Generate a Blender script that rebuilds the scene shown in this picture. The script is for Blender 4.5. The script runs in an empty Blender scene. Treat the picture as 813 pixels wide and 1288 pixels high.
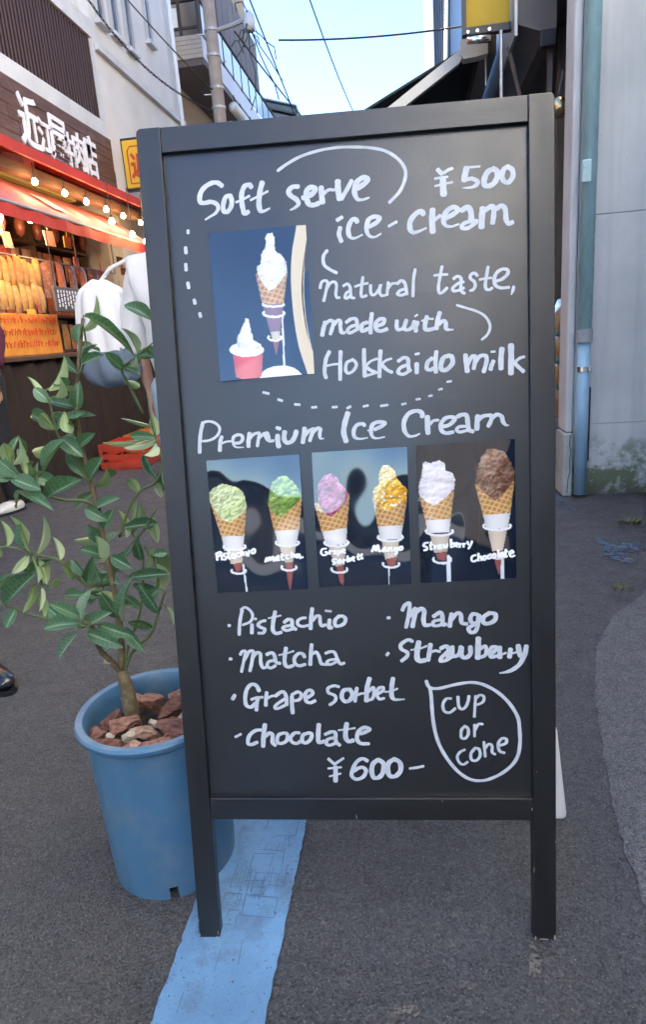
import bpy, bmesh, math, random
import numpy as np
from mathutils import Vector, Matrix, noise as mnoise
R = math.radians
random.seed(11)
scene = bpy.context.scene
COL = scene.collection

# ------------------------------------------------------------------ camera
cam_d = bpy.data.cameras.new('camera')
cam = bpy.data.objects.new('camera', cam_d); COL.objects.link(cam)
cam_d.sensor_fit = 'VERTICAL'; cam_d.sensor_height = 36.0
cam_d.lens = 36.0 * 819.48 / 1288.0
cam_d.clip_start = 0.02; cam_d.clip_end = 2000
CAM_YAW, CAM_PITCH, CAM_ROLL, CAM_H = .1484, -.2671, -.0773, .9874
_f = Vector((-math.sin(CAM_YAW)*math.cos(CAM_PITCH), math.cos(CAM_YAW)*math.cos(CAM_PITCH), math.sin(CAM_PITCH)))
_r = Vector((math.cos(CAM_YAW), math.sin(CAM_YAW), 0)); _u = _r.cross(_f)
_r2 = _r*math.cos(CAM_ROLL) + _u*math.sin(CAM_ROLL); _u2 = -_r*math.sin(CAM_ROLL) + _u*math.cos(CAM_ROLL)
cam.matrix_world = Matrix(((_r2.x,_u2.x,-_f.x,0),(_r2.y,_u2.y,-_f.y,0),(_r2.z,_u2.z,-_f.z,CAM_H),(0,0,0,1)))
scene.camera = cam

# ------------------------------------------------------------------ sky, sun, exposure
SUN_ELEV, SUN_AZ = R(46), R(-88)          # azimuth clockwise from +Y: over the left-hand roofs
world = bpy.data.worlds.new('World'); scene.world = world; world.use_nodes = True
wn = world.node_tree; bg = wn.nodes['Background']
sky = wn.nodes.new('ShaderNodeTexSky'); sky.sky_type = 'NISHITA'; sky.sun_disc = False
sky.sun_elevation = SUN_ELEV; sky.sun_rotation = SUN_AZ % (2*math.pi)
sky.air_density = .75; sky.dust_density = 0.; sky.ozone_density = 5.0
wn.links.new(sky.outputs[0], bg.inputs[0]); bg.inputs[1].default_value = 0.058
sun_d = bpy.data.lights.new('sun', 'SUN'); sun_d.energy = 5.0; sun_d.angle = R(.5); sun_d.color = (1, .93, .82)
sun = bpy.data.objects.new('sun', sun_d); COL.objects.link(sun)
_sv = Vector((math.sin(SUN_AZ)*math.cos(SUN_ELEV), math.cos(SUN_AZ)*math.cos(SUN_ELEV), math.sin(SUN_ELEV)))
sun.rotation_euler = (-_sv).to_track_quat('-Z', 'Y').to_euler(); sun.location = _sv*40
vs = scene.view_settings
vs.view_transform = 'Standard'; vs.look = 'None'; vs.gamma = 1.0; vs.use_curve_mapping = False
vs.exposure = 3.85

# ------------------------------------------------------------------ helpers
class MB:
    """collects geometry; build() links it as ONE mesh object"""
    def __init__(s): s.v=[]; s.f=[]; s.m=[]; s.mi=0
    def add(s, vs_, fs_):
        o=len(s.v); s.v += [tuple(q) for q in vs_]; s.f += [tuple(i+o for i in q) for q in fs_]; s.m += [s.mi]*len(fs_); return s
    def box(s, x0,x1,y0,y1,z0,z1):
        return s.add([(x0,y0,z0),(x1,y0,z0),(x1,y1,z0),(x0,y1,z0),(x0,y0,z1),(x1,y0,z1),(x1,y1,z1),(x0,y1,z1)],
              [(0,3,2,1),(4,5,6,7),(0,1,5,4),(1,2,6,5),(2,3,7,6),(3,0,4,7)])
    def bbox(s, x0,x1,y0,y1,z0,z1, b=.003):
        bm=bmesh.new(); bmesh.ops.create_cube(bm,size=1)
        for v in bm.verts: v.co=Vector(((x0+x1)/2+v.co.x*(x1-x0),(y0+y1)/2+v.co.y*(y1-y0),(z0+z1)/2+v.co.z*(z1-z0)))
        bmesh.ops.bevel(bm,geom=bm.edges[:],offset=b,segments=2,profile=.5,affect='EDGES')
        return s.bm(bm)
    def bm(s, bm):
        bm.verts.index_update(); s.add([v.co[:] for v in bm.verts],[[v.index for v in f.verts] for f in bm.faces]); bm.free(); return s
    def tube(s, pts, rad, n=8, cap=True):
        pts=[Vector(p) for p in pts]; N=len(pts)
        rads=rad if hasattr(rad,'__len__') else [rad]*N
        rings=[]; ref=None
        for i,p in enumerate(pts):
            d=(pts[min(i+1,N-1)]-pts[max(i-1,0)]).normalized()
            if ref is None:
                ref=Vector((0,0,1)) if abs(d.z)<.9 else Vector((1,0,0))
            a=(ref-d*ref.dot(d)).normalized(); b=d.cross(a); ref=a
            rings.append([p+(a*math.cos(2*math.pi*k/n)+b*math.sin(2*math.pi*k/n))*rads[i] for k in range(n)])
        vs_=[q for r in rings for q in r]; fs=[]
        for i in range(N-1):
            for k in range(n): fs.append((i*n+k,i*n+(k+1)%n,(i+1)*n+(k+1)%n,(i+1)*n+k))
        if cap: fs.append(tuple(range(n))[::-1]); fs.append(tuple((N-1)*n+k for k in range(n)))
        return s.add(vs_,fs)
    def lathe(s, prof, n=32, c=(0,0,0)):
        vs_=[]; fs=[]; L=len(prof)
        for r,z in prof:
            for k in range(n): a=2*math.pi*k/n; vs_.append((c[0]+r*math.cos(a),c[1]+r*math.sin(a),c[2]+z))
        for i in range(L-1):
            for k in range(n): fs.append((i*n+k,i*n+(k+1)%n,(i+1)*n+(k+1)%n,(i+1)*n+k))
        return s.add(vs_,fs)
    def prism(s, poly, h0, h1, axis='z'):
        """poly: (a,b) list; extruded along axis"""
        n=len(poly)
        def P(a,b,h): return {'z':(a,b,h),'y':(a,h,b),'x':(h,a,b)}[axis]
        vs_=[P(a,b,h0) for a,b in poly]+[P(a,b,h1) for a,b in poly]
        fs=[tuple(range(n))[::-1],tuple(range(n,2*n))]+[(i,(i+1)%n,n+(i+1)%n,n+i) for i in range(n)]
        return s.add(vs_,fs)
    def build(s, name, mat, parent=None, smooth=False, loc=None, auto=None):
        me=bpy.data.meshes.new(name); me.from_pydata(s.v,[],s.f); me.update()
        mats=mat if isinstance(mat,(list,tuple)) else [mat]
        for m in mats: me.materials.append(m)
        if len(mats)>1: me.polygons.foreach_set('material_index',s.m)
        bm=bmesh.new(); bm.from_mesh(me); bmesh.ops.recalc_face_normals(bm,faces=bm.faces[:]); bm.to_mesh(me); bm.free()
        if smooth: me.polygons.foreach_set('use_smooth',[True]*len(me.polygons))
        if auto is not None:
            me.polygons.foreach_set('use_smooth',[True]*len(me.polygons)); me.set_sharp_from_angle(angle=R(auto))
        o=bpy.data.objects.new(name,me); COL.objects.link(o)
        if parent is not None: o.parent=parent
        if loc is not None: o.location=loc
        return o
def tag(o,label=None,cat=None,group=None,kind=None):
    for k,v in (('label',label),('category',cat),('group',group),('kind',kind)):
        if v: o[k]=v
    return o
def thing(name,label,cat,loc=(0,0,0),rz=0,group=None):
    o=bpy.data.objects.new(name,None); COL.objects.link(o); o.location=loc; o.rotation_euler=(0,0,rz); o.empty_display_size=.1
    return tag(o,label,cat,group)
def copy_tree(o,parent=None):
    c=o.copy(); COL.objects.link(c); c.parent=parent
    for ch in list(o.children): copy_tree(ch,c)
    return c

# ------------------------------------------------------------------ materials
def nd(nt,t,**kw):
    n=nt.nodes.new(t)
    for k,v in kw.items(): setattr(n,k,v)
    return n
def mat(name,col,rough=.6,metal=0.,spec=.5,var=.0,vscale=4.,col2=None,bump=0.,bscale=40.,detail=6.,stretch=None,emit=None,estr=0.,trans=0.,ior=1.5,coat=0.,dirt=None,dscale=2.,damt=.5,rvar=0.):
    m=bpy.data.materials.new(name); m.use_nodes=True; nt=m.node_tree; b=nt.nodes['Principled BSDF']
    b.inputs['Roughness'].default_value=rough; b.inputs['Metallic'].default_value=metal
    b.inputs['Specular IOR Level'].default_value=spec; b.inputs['IOR'].default_value=ior
    b.inputs['Transmission Weight'].default_value=trans; b.inputs['Coat Weight'].default_value=coat
    b.inputs['Base Color'].default_value=(*col,1)
    tc=nd(nt,'ShaderNodeTexCoord'); mp=nd(nt,'ShaderNodeMapping'); nt.links.new(tc.outputs['Object'],mp.inputs[0])
    if stretch: mp.inputs['Scale'].default_value=stretch
    out=None
    if var>0 or col2:
        n=nd(nt,'ShaderNodeTexNoise'); n.inputs['Scale'].default_value=vscale; n.inputs['Detail'].default_value=detail; n.inputs['Roughness'].default_value=.62
        nt.links.new(mp.outputs[0],n.inputs['Vector'])
        r=nd(nt,'ShaderNodeMapRange'); r.inputs[1].default_value=.32; r.inputs[2].default_value=.68; nt.links.new(n.outputs[0],r.inputs[0])
        mx=nd(nt,'ShaderNodeMix',data_type='RGBA'); nt.links.new(r.outputs[0],mx.inputs['Factor'])
        c2=col2 or tuple(c*(1-var) for c in col)
        mx.inputs['A'].default_value=(*col,1); mx.inputs['B'].default_value=(*c2,1); out=mx.outputs['Result']
    if dirt:
        n=nd(nt,'ShaderNodeTexNoise'); n.inputs['Scale'].default_value=dscale; n.inputs['Detail'].default_value=8; n.inputs['Roughness'].default_value=.7
        nt.links.new(tc.outputs['Object'],n.inputs['Vector'])
        r=nd(nt,'ShaderNodeMapRange'); r.inputs[1].default_value=.5; r.inputs[2].default_value=.72; r.inputs[4].default_value=damt; nt.links.new(n.outputs[0],r.inputs[0])
        mx=nd(nt,'ShaderNodeMix',data_type='RGBA'); nt.links.new(r.outputs[0],mx.inputs['Factor'])
        if out: nt.links.new(out,mx.inputs['A'])
        else: mx.inputs['A'].default_value=(*col,1)
        mx.inputs['B'].default_value=(*dirt,1); out=mx.outputs['Result']
    if out: nt.links.new(out,b.inputs['Base Color'])
    if rvar>0:
        n=nd(nt,'ShaderNodeTexNoise'); n.inputs['Scale'].default_value=vscale*2.3; n.inputs['Detail'].default_value=5
        nt.links.new(mp.outputs[0],n.inputs['Vector'])
        r=nd(nt,'ShaderNodeMapRange'); r.inputs[1].default_value=.3; r.inputs[2].default_value=.7; r.inputs[3].default_value=max(.02,rough-rvar); r.inputs[4].default_value=min(1,rough+rvar)
        nt.links.new(n.outputs[0],r.inputs[0]); nt.links.new(r.outputs[0],b.inputs['Roughness'])
    if bump>0:
        n=nd(nt,'ShaderNodeTexNoise'); n.inputs['Scale'].default_value=bscale; n.inputs['Detail'].default_value=4
        nt.links.new(mp.outputs[0],n.inputs['Vector'])
        bp=nd(nt,'ShaderNodeBump'); bp.inputs['Strength'].default_value=bump; bp.inputs['Distance'].default_value=.004
        nt.links.new(n.outputs[0],bp.inputs['Height']); nt.links.new(bp.outputs[0],b.inputs['Normal'])
    if emit: b.inputs['Emission Color'].default_value=(*emit,1); b.inputs['Emission Strength'].default_value=estr
    return m

def asphalt_mat(name, c0, c1, agg, pits=True, patch=None):
    m=bpy.data.materials.new(name); m.use_nodes=True; nt=m.node_tree; b=nt.nodes['Principled BSDF']; L=nt.links.new
    tc=nd(nt,'ShaderNodeTexCoord')
    def noise_(s,d=6,r=.6):
        n=nd(nt,'ShaderNodeTexNoise'); n.inputs['Scale'].default_value=s; n.inputs['Detail'].default_value=d; n.inputs['Roughness'].default_value=r; L(tc.outputs['Object'],n.inputs['Vector']); return n.outputs[0]
    def rng(x,a,b_,c=0.,d=1.):
        r=nd(nt,'ShaderNodeMapRange'); r.inputs[1].default_value=a; r.inputs[2].default_value=b_; r.inputs[3].default_value=c; r.inputs[4].default_value=d; L(x,r.inputs[0]); return r.outputs[0]
    def mix(f,A,B):
        x=nd(nt,'ShaderNodeMix',data_type='RGBA'); L(f,x.inputs['Factor'])
        for k,v in (('A',A),('B',B)):
            if isinstance(v,tuple): x.inputs[k].default_value=(*v,1)
            else: L(v,x.inputs[k])
        return x.outputs['Result']
    big=rng(noise_(1.1,8,.62),.35,.68); mid=rng(noise_(14,6,.65),.35,.7)
    c=mix(big,c0,c1); c=mix(rng(noise_(60,4),.45,.75,0,.55),c,tuple(q*.55 for q in c0))
    c=mix(rng(mid,.55,1.,0,.5),c,tuple(q*.6 for q in c0))
    vo=nd(nt,'ShaderNodeTexVoronoi'); vo.inputs['Scale'].default_value=170; L(tc.outputs['Object'],vo.inputs['Vector'])
    spk=rng(vo.outputs['Distance'],.30,.12,0,1)
    vc=nd(nt,'ShaderNodeSeparateColor'); L(vo.outputs['Color'],vc.inputs[0])
    sel=rng(vc.outputs[0],.80,.86,0,1)
    mu=nd(nt,'ShaderNodeMath',operation='MULTIPLY'); L(spk,mu.inputs[0]); L(sel,mu.inputs[1])
    # the stones themselves: each cell its own grey
    v2=nd(nt,'ShaderNodeTexVoronoi'); v2.inputs['Scale'].default_value=290; L(tc.outputs['Object'],v2.inputs['Vector'])
    s2=nd(nt,'ShaderNodeSeparateColor'); L(v2.outputs['Color'],s2.inputs[0])
    c=mix(rng(s2.outputs[1],.55,1.,0,.5),c,tuple(q*1.8 for q in c1)); c=mix(rng(s2.outputs[2],.62,1.,0,.75),c,tuple(q*.35 for q in c0))
    c=mix(rng(noise_(26,8,.75),.56,.70,0,.6),c,tuple(q*.42 for q in c0))
    c=mix(mu.outputs[0],c,agg)
    # dry tan scuffs
    sc=nd(nt,'ShaderNodeTexNoise'); sc.inputs['Scale'].default_value=3.3; sc.inputs['Detail'].default_value=9; sc.inputs['Roughness'].default_value=.72; sc.inputs['Distortion'].default_value=.6; L(tc.outputs['Object'],sc.inputs['Vector'])
    c=mix(rng(sc.outputs[0],.66,.78,0,.45),c,tuple(min(1,q*2.3) for q in (c0[0]*1.05,c0[1]*.95,c0[2]*.8)))
    L(c,b.inputs['Base Color'])
    L(rng(mid,0,1,.52,.75),b.inputs['Roughness']); b.inputs['Specular IOR Level'].default_value=.5
    h=nd(nt,'ShaderNodeMath',operation='ADD'); L(rng(vo.outputs['Distance'],0,.6,1,0),h.inputs[0]); L(noise_(120,5,.7),h.inputs[1])
    h2=nd(nt,'ShaderNodeMath',operation='ADD'); L(h.outputs[0],h2.inputs[0]); L(rng(noise_(45,5,.75),.25,.75,0,1.6),h2.inputs[1])
    bp=nd(nt,'ShaderNodeBump'); bp.inputs['Strength'].default_value=1.; bp.inputs['Distance'].default_value=.006; L(h2.outputs[0],bp.inputs['Height']); L(bp.outputs[0],b.inputs['Normal'])
    return m

# ------------------------------------------------------------------ shared materials
MA = {}
MA['asphalt']=asphalt_mat('asphalt',(.074,.076,.083),(.102,.104,.110),(.26,.26,.26))
MA['apron']=asphalt_mat('apron_concrete',(.12,.124,.132),(.175,.18,.19),(.30,.30,.30))
MA['concrete']=mat('grey_concrete',(.40,.42,.43),.85,var=.25,vscale=3,bump=.5,bscale=90,dirt=(.25,.26,.26),dscale=1.3,damt=.5)
MA['white_wall']=mat('off_white_render',(.66,.65,.62),.85,var=.12,vscale=1.5,bump=.2,bscale=60,dirt=(.42,.42,.40),dscale=.9,damt=.35)
MA['band']=mat('white_band_paint',(.60,.61,.62),.7,var=.15,vscale=3,dirt=(.3,.3,.3),dscale=2.5,damt=.4)
MA['slat']=mat('dark_brown_slat',(.060,.030,.026),.5,var=.4,vscale=6,stretch=(1,1,.15))
MA['fascia']=mat('dark_wood_plank',(.125,.058,.042),.55,var=.55,vscale=7,stretch=(8,.6,8),bump=.3,bscale=20,dirt=(.20,.12,.10),dscale=2.4,damt=.6)
MA['letter_white']=mat('sign_letter_white',(.78,.78,.8),.5)
MA['dark']=mat('dark_interior',(.03,.025,.022),.8,var=.3,vscale=3)
MA['brown']=mat('brown_wood',(.13,.07,.04),.6,var=.4,vscale=5,stretch=(6,1,6))
MA['red_cloth']=mat('red_awning_cloth',(.50,.035,.025),.7,var=.25,vscale=3,bump=.2,bscale=60)
MA['pink_cloth']=mat('pink_awning_cloth',(.50,.13,.13),.75,var=.25,vscale=3,bump=.2,bscale=60)
MA['olive']=mat('olive_metal',(.20,.19,.06),.55,var=.3)
MA['white_plastic']=mat('white_plastic',(.74,.74,.72),.4,var=.08,vscale=6,rvar=.1)
MA['yellow_sign']=mat('yellow_sign_panel',(.72,.42,.03),.4,var=.12)
MA['red_ink']=mat('red_sign_ink',(.45,.05,.02),.5)
MA['black_metal']=mat('black_metal',(.02,.02,.022),.45,var=.2)
MA['grey_metal']=mat('galvanised_metal',(.42,.43,.44),.45,metal=.6,var=.2)
MA['glass']=mat('window_glass',(.05,.06,.07),.08,spec=.9)
MA['alu']=mat('window_frame_aluminium',(.5,.5,.5),.4,metal=.5)
MA['tan_wall']=mat('tan_wall',(.36,.25,.16),.85,var=.2,vscale=2)
MA['soffit']=mat('brown_grey_soffit',(.16,.13,.12),.8,var=.2,vscale=1.5)
MA['board_beige']=mat('beige_board',(.45,.39,.33),.7,var=.15,vscale=3)
MA['rail_wood']=mat('dark_rail',(.05,.03,.025),.5,var=.2)
MA['acrylic']=mat('pale_blue_panel',(.55,.70,.78),.25,var=.08)
MA['pole']=mat('concrete_pole',(.36,.31,.27),.85,var=.3,vscale=5,bump=.3,bscale=60,dirt=(.2,.17,.14),dscale=3,damt=.5)
MA['cable']=mat('black_cable',(.02,.02,.02),.6)
MA['tower']=mat('dark_blue_cladding',(.05,.06,.085),.5,var=.15,vscale=1)
MA['pale_tower']=mat('pale_blue_cladding',(.20,.25,.32),.5,var=.1,vscale=1)
MA['green_canopy']=mat('dark_green_canopy',(.012,.022,.02),.7,var=.3)
MA['beige_metal']=mat('beige_awning_arm',(.62,.59,.52),.4,var=.08)
MA['yellow_cloth']=mat('yellow_awning_cloth',(.50,.33,.02),.7,var=.15,vscale=2)
MA['brown_metal']=mat('brown_metal',(.14,.115,.10),.5,var=.3,vscale=4)
MA['chrome']=mat('chrome',(.8,.82,.85),.12,metal=1.)
MA['foliage_far']=mat('far_foliage',(.06,.10,.03),.7,var=.4)

def paint_mat():
    m=mat('blue_road_paint',(.13,.28,.48),.7,var=.3,vscale=5,bump=.5,bscale=150,dirt=(.06,.075,.10),dscale=7,damt=.9)
    nt=m.node_tree; b=nt.nodes['Principled BSDF']; L=nt.links.new; tc=nt.nodes['Texture Coordinate']
    old=b.inputs['Base Color'].links[0].from_socket
    n=nd(nt,'ShaderNodeTexNoise'); n.inputs['Scale'].default_value=170; n.inputs['Detail'].default_value=5; n.inputs['Roughness'].default_value=.7; L(tc.outputs['Object'],n.inputs['Vector'])
    r=nd(nt,'ShaderNodeMapRange'); r.inputs[1].default_value=.60; r.inputs[2].default_value=.68; r.inputs[4].default_value=.7; L(n.outputs[0],r.inputs[0])
    x=nd(nt,'ShaderNodeMix',data_type='RGBA'); L(r.outputs[0],x.inputs['Factor']); L(old,x.inputs['A']); x.inputs['B'].default_value=(.05,.055,.065,1); L(x.outputs['Result'],b.inputs['Base Color'])
    return m
MA['blue_paint']=paint_mat()

# ------------------------------------------------------------------ the ground
def sheet(name,poly,z,m,sub=0):
    mb=MB(); mb.add([(x,y,z) for x,y in poly],[tuple(range(len(poly)))]); o=mb.build(name,m); tag(o,kind='structure'); return o
sheet('road',[(-300,-300),(300,-300),(300,300),(-300,300)],0,MA['asphalt'])
def ragged(pts,amp,seg,seed):
    rn=random.Random(seed); out=[]
    for a,b in zip(pts,pts[1:]):
        n=max(1,int(math.dist(a,b)/seg))
        for i in range(n):
            t=i/n; out.append((a[0]+(b[0]-a[0])*t+rn.uniform(-amp,amp),a[1]+(b[1]-a[1])*t+rn.uniform(-amp,amp)))
    return out
edge=ragged([(.362,-3.),(.362,.9),(.370,1.14),(.402,1.34),(.45,1.60),(.53,1.90),(.63,2.1),(.80,2.3),(1.39,2.6)],.004,.02,5)
sheet('concrete_apron',edge+[(1.39,2.61),(1.39,-3.)],.004,MA['apron'])
line=ragged([(-.428,-2.),(-.428,9.)],.0018,.012,2)+[(-.428,9.),(-.2535,9.)]+ragged([(-.2535,9.),(-.2535,-2.)],.0018,.012,3)
bl=sheet('blue_painted_line',line,.004,MA['blue_paint'])
# scribed joint lines and scuffs in the paint, dark outlines of pressed rectangles
mb=MB(); rn=random.Random(21)
def groove(a,b,w=.0016,z=.0062):
    a=Vector((*a,0)); b=Vector((*b,0)); d=(b-a).normalized(); n=Vector((-d.y,d.x,0))*w/2
    z2=z+rn.uniform(0,.0006)
    mb.add([(a+n)[:2]+(z2,),(a-n)[:2]+(z2,),(b-n)[:2]+(z2,),(b+n)[:2]+(z2,)],[(0,1,2,3)])
def grect(x0,y0,x1,y1,skip=.0):
    q=[(x0,y0),(x1,y0),(x1,y1),(x0,y1)]
    for i in range(4):
        if rn.random()>skip:
            j=lambda p:(p[0]+rn.uniform(-.002,.002),p[1]+rn.uniform(-.002,.002))
            groove(j(q[i]),j(q[(i+1)%4]),rn.uniform(.0007,.0015))
for x0,y0,x1,y1 in [(-.335,.888,-.275,.93),(-.33,.935,-.305,.95),(-.375,.90,-.345,.935),(-.30,.955,-.272,1.0),(-.345,.965,-.305,1.03),(-.33,.94,-.285,.985),(-.372,.95,-.358,1.0),(-.335,1.04,-.29,1.075),(-.36,.885,-.34,.90),(-.31,1.08,-.27,1.13),(-.35,.92,-.338,.99),(-.40,.87,-.34,.885),(-.32,1.14,-.28,1.2),(-.38,1.16,-.34,1.25)]:
    grect(x0,y0,x1,y1,.12)
for k in range(14):
    x=rn.uniform(-.41,-.27); y=rn.uniform(.7,1.15); groove((x,y),(x+rn.uniform(-.004,.004),y+rn.uniform(.01,.05)),.0012)
sc=mb.build('scribed_lines',mat('dark_groove',(.075,.12,.19),.9),bl); sc['kind']='stuff'
# worn blue paint by the wall
def blob(pts,amp,seed): return ragged(pts+[pts[0]],amp,.018,seed)
MA['wear']=mat('bare_asphalt_fleck',(.075,.08,.09),.85,var=.5,vscale=120)
MA['worn_paint']=mat('worn_blue_paint',(.06,.12,.22),.8,col2=(.065,.067,.072),vscale=26,detail=9,bump=.6,bscale=120)
bm1=[[(.80,2.62),(.86,2.60),(.885,2.72),(.93,2.75),(.99,2.74),(1.0,2.80),(.95,2.83),(.90,2.86),(.86,2.84),(.845,2.93),(.80,2.95),(.79,2.82),(.77,2.72)],
     [(.755,3.30),(.82,3.40),(.84,3.64),(.76,3.66),(.74,3.45)],[(.60,2.42),(.64,2.42),(.66,2.56),(.61,2.58)],[(1.0,3.40),(1.03,3.38),(1.06,3.60),(1.0,3.64)]]
def flecks(name,poly,n,smin,smax,z,m,seed):
    """worn-off remains: many small ragged flakes inside an outline"""
    rn=random.Random(seed); xs=[p[0] for p in poly]; ys=[p[1] for p in poly]; mb=MB(); k=0
    def ins(x,y):
        r=False
        for (x1,y1),(x2,y2) in zip(poly,poly[1:]+poly[:1]):
            if (y1>y)!=(y2>y) and x<(x2-x1)*(y-y1)/(y2-y1)+x1: r=not r
        return r
    while k<n:
        x=rn.uniform(min(xs),max(xs)); y=rn.uniform(min(ys),max(ys))
        if not ins(x,y): continue
        k+=1; s=smin+(smax-smin)*rn.random()**2; a0=rn.uniform(0,6); q=rn.randint(6,9)
        zz=z+k*.000004
        mb.add([(x+s*rn.uniform(.45,1)*math.cos(a0+6.283*j/q),y+s*rn.uniform(.45,1)*math.sin(a0+6.283*j/q),zz) for j in range(q)],[tuple(range(q))])
    o=mb.build(name,m); tag(o,kind='structure'); return o
for k,(x0,x1,n) in enumerate([(-.43,-.405,150),(-.275,-.252,150),(-.41,-.27,70)]):
    wr=flecks('paint_wear',[(x0,.55),(x1,.55),(x1,1.9),(x0,1.9)],n,.0004,.0026,.0066+k*.0008,MA['wear'],30+k); wr.parent=bl
flecks('worn_blue_paint',bm1[0],230,.003,.020,.0045,MA['worn_paint'],4)
flecks('worn_blue_paint',bm1[1],90,.003,.018,.0045,MA['worn_paint'],5)
# tan dried scuffs on the road
MA['scuff']=mat('dry_tan_scuff',(.17,.155,.135),.9,col2=(.10,.095,.088),vscale=60,bump=.4,bscale=200)

# ------------------------------------------------------------------ left-hand shop building
def T_(name,label,cat,**k): return thing(name,label,cat,**k)
A=T_('shop_building','butcher shop building with slatted upper window and open lit shopfront at left','building',loc=(-3.0,4,0))
def P_(mb,name,m,parent,**k):
    """mesh given in world coordinates, stored relative to its parent's location"""
    base=Vector((0,0,0)); q=parent
    while q is not None: base+=Vector(q.location); q=q.parent
    mb.v=[(x-base.x,y-base.y,z-base.z) for x,y,z in mb.v]
    return mb.build(name,m,parent,**k)
w=MB(); w.box(-9,-3.10,-4,7.115,3.05,7.7); w.box(-9,-8.8,-4,7.115,0,3.05); w.box(-8.8,-3.1,6.99,7.115,0,3.05); w.box(-8.8,-3.1,-4,1.2,0,3.05)
P_(w,'wall',MA['white_wall'],A)
P_(MB().box(-8.78,-3.0,1.2,6.98,2.44,2.52),'shop_ceiling',MA['brown'],A)
P_(MB().box(-4.25,-4.2,1.2,6.98,0,2.44),'shop_back_wall',mat('warm_back_wall',(.30,.17,.08),.8,var=.5,vscale=5),A)
P_(MB().box(-3.099,-2.985,-4,7.10,3.055,3.21),'lower_band',MA['band'],A)
P_(MB().box(-3.099,-2.985,-4,7.10,3.945,4.1),'upper_band',MA['band'],A)
P_(MB().box(-3.099,-3.07,-4,7.06,3.212,3.943),'slat_backing',MA['dark'],A)
P_(MB().box(-3.099,-2.985,7.062,7.112,3.212,3.943),'end_post',MA['band'],A)
sl=MB(); sl.box(-.02,.02,-.014,.014,0,.729)
s0=sl.build('slat',MA['slat'],A); s0.location=(-.03,3.03,3.213)
for k in range(1,44):
    c=s0.copy(); COL.objects.link(c); c.parent=A; c.location=(-.03+random.uniform(-.002,.002),3.03-k*.055,3.213)
# fascia sign
F=T_('shop_sign','long dark plank sign with raised white kanji above the red awning','sign',loc=(-2.99,6,2.55))
zs=[2.552,2.65,2.748,2.846,2.944,3.05]
for r in range(5):
    ys=[7.108]; y=7.108
    while y>1.0: y-=random.uniform(.75,1.25); ys.append(max(y,1.0))
    for a,b in zip(ys,ys[1:]):
        d=random.uniform(0,.006); pk=MB(); pk.box(-2.989,-2.962+d,b+.0025,a-.0025,zs[r]+.002,zs[r+1]-.002); P_(pk,'plank',MA['fascia'],F)
P_(MB().box(-3.095,-2.9895,1,7.112,2.545,3.053),'backing_board',MA['black_metal'],F)
def glyph(ch,m,parent,h,w_,depth,bold,name='character'):
    cu=bpy.data.curves.new('glyph','FONT'); cu.body=ch; cu.size=1; cu.offset=bold; cu.extrude=.5; cu.resolution_u=3; cu.align_x='LEFT'
    o=bpy.data.objects.new('glyph_tmp',cu); COL.objects.link(o)
    dg=bpy.context.evaluated_depsgraph_get(); dg.update(); me=bpy.data.meshes.new_from_object(o.evaluated_get(dg)); bpy.data.objects.remove(o)
    n=len(me.vertices); co=np.zeros(n*3); me.vertices.foreach_get('co',co); co=co.reshape(-1,3)
    if n:
        mn=co.min(0); mx=co.max(0); co=(co-mn)/np.maximum(mx-mn,1e-6); co=co*np.array([w_,h,depth]); me.vertices.foreach_set('co',co.ravel())
    me.materials.clear(); me.materials.append(m); me.name=name; me.update()
    o=bpy.data.objects.new(name,me); COL.objects.link(o); o.parent=parent
    return o
ROTX=Matrix(((0,0,1,0),(1,0,0,0),(0,1,0,0),(0,0,0,1)))   # glyph x -> world y, glyph y -> world z, glyph z -> world x
def put_glyph(ch,y0,y1,z0,z1,x,base,m,bold=.045,tilt=0):
    o=glyph(ch,m,base,z1-z0,y1-y0,.02,bold); o.matrix_local=Matrix.Translation(Vector((x,y0,z0))-Vector(base.location))@ROTX@Matrix.Rotation(tilt,4,'Z'); return o
for ch,y0,y1,z0,z1 in [('近',5.37,5.655,2.595,2.985),('江',5.635,5.865,2.605,2.87),('屋',5.80,6.12,2.59,2.95),('牛',6.04,6.235,2.58,2.88),('肉',6.225,6.43,2.605,2.92),('店',6.43,6.69,2.59,2.96)]:
    put_glyph(ch,y0,y1,z0,z1,-2.966,F,MA['letter_white'],.018,R(-1.5))
# projecting yellow sign
Yg=T_('projecting_sign','yellow projecting sign with red kanji on the white wall','sign',loc=(-3.0,7.46,2.65))
P_(MB().bbox(-2.985,-2.44,7.44,7.54,2.655,3.125,.012),'panel',MA['yellow_sign'],Yg)
P_(MB().box(-3.005,-2.42,7.46,7.52,3.1255,3.15).box(-3.005,-2.42,7.46,7.52,2.63,2.6545).box(-3.005,-2.9855,7.46,7.52,2.6545,3.1255).box(-2.4395,-2.42,7.46,7.52,2.6545,3.1255),'frame',MA['black_metal'],Yg)
P_(MB().bbox(-3.10,-3.01,7.30,7.44,2.72,2.96,.01),'mounting_box',MA['white_plastic'],Yg)
ROTY=Matrix(((1,0,0,0),(0,0,-1,0),(0,1,0,0),(0,0,0,1)))
def put_glyph_y(ch,x0,x1,z0,z1,y,base,m,bold=.03,depth=.006):
    o=glyph(ch,m,base,z1-z0,x1-x0,depth,bold); o.matrix_local=Matrix.Translation(Vector((x0,y,z0))-Vector(base.location))@ROTY; return o
put_glyph_y('近',-2.91,-2.72,2.74,3.0,7.4395,Yg,MA['red_ink']); put_glyph_y('江',-2.70,-2.52,2.74,3.0,7.4395,Yg,MA['red_ink'])
bt=MB(); q=[(-2.93,2.70),(-2.50,2.70),(-2.50,3.06),(-2.90,3.06),(-2.93,3.02)]
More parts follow.
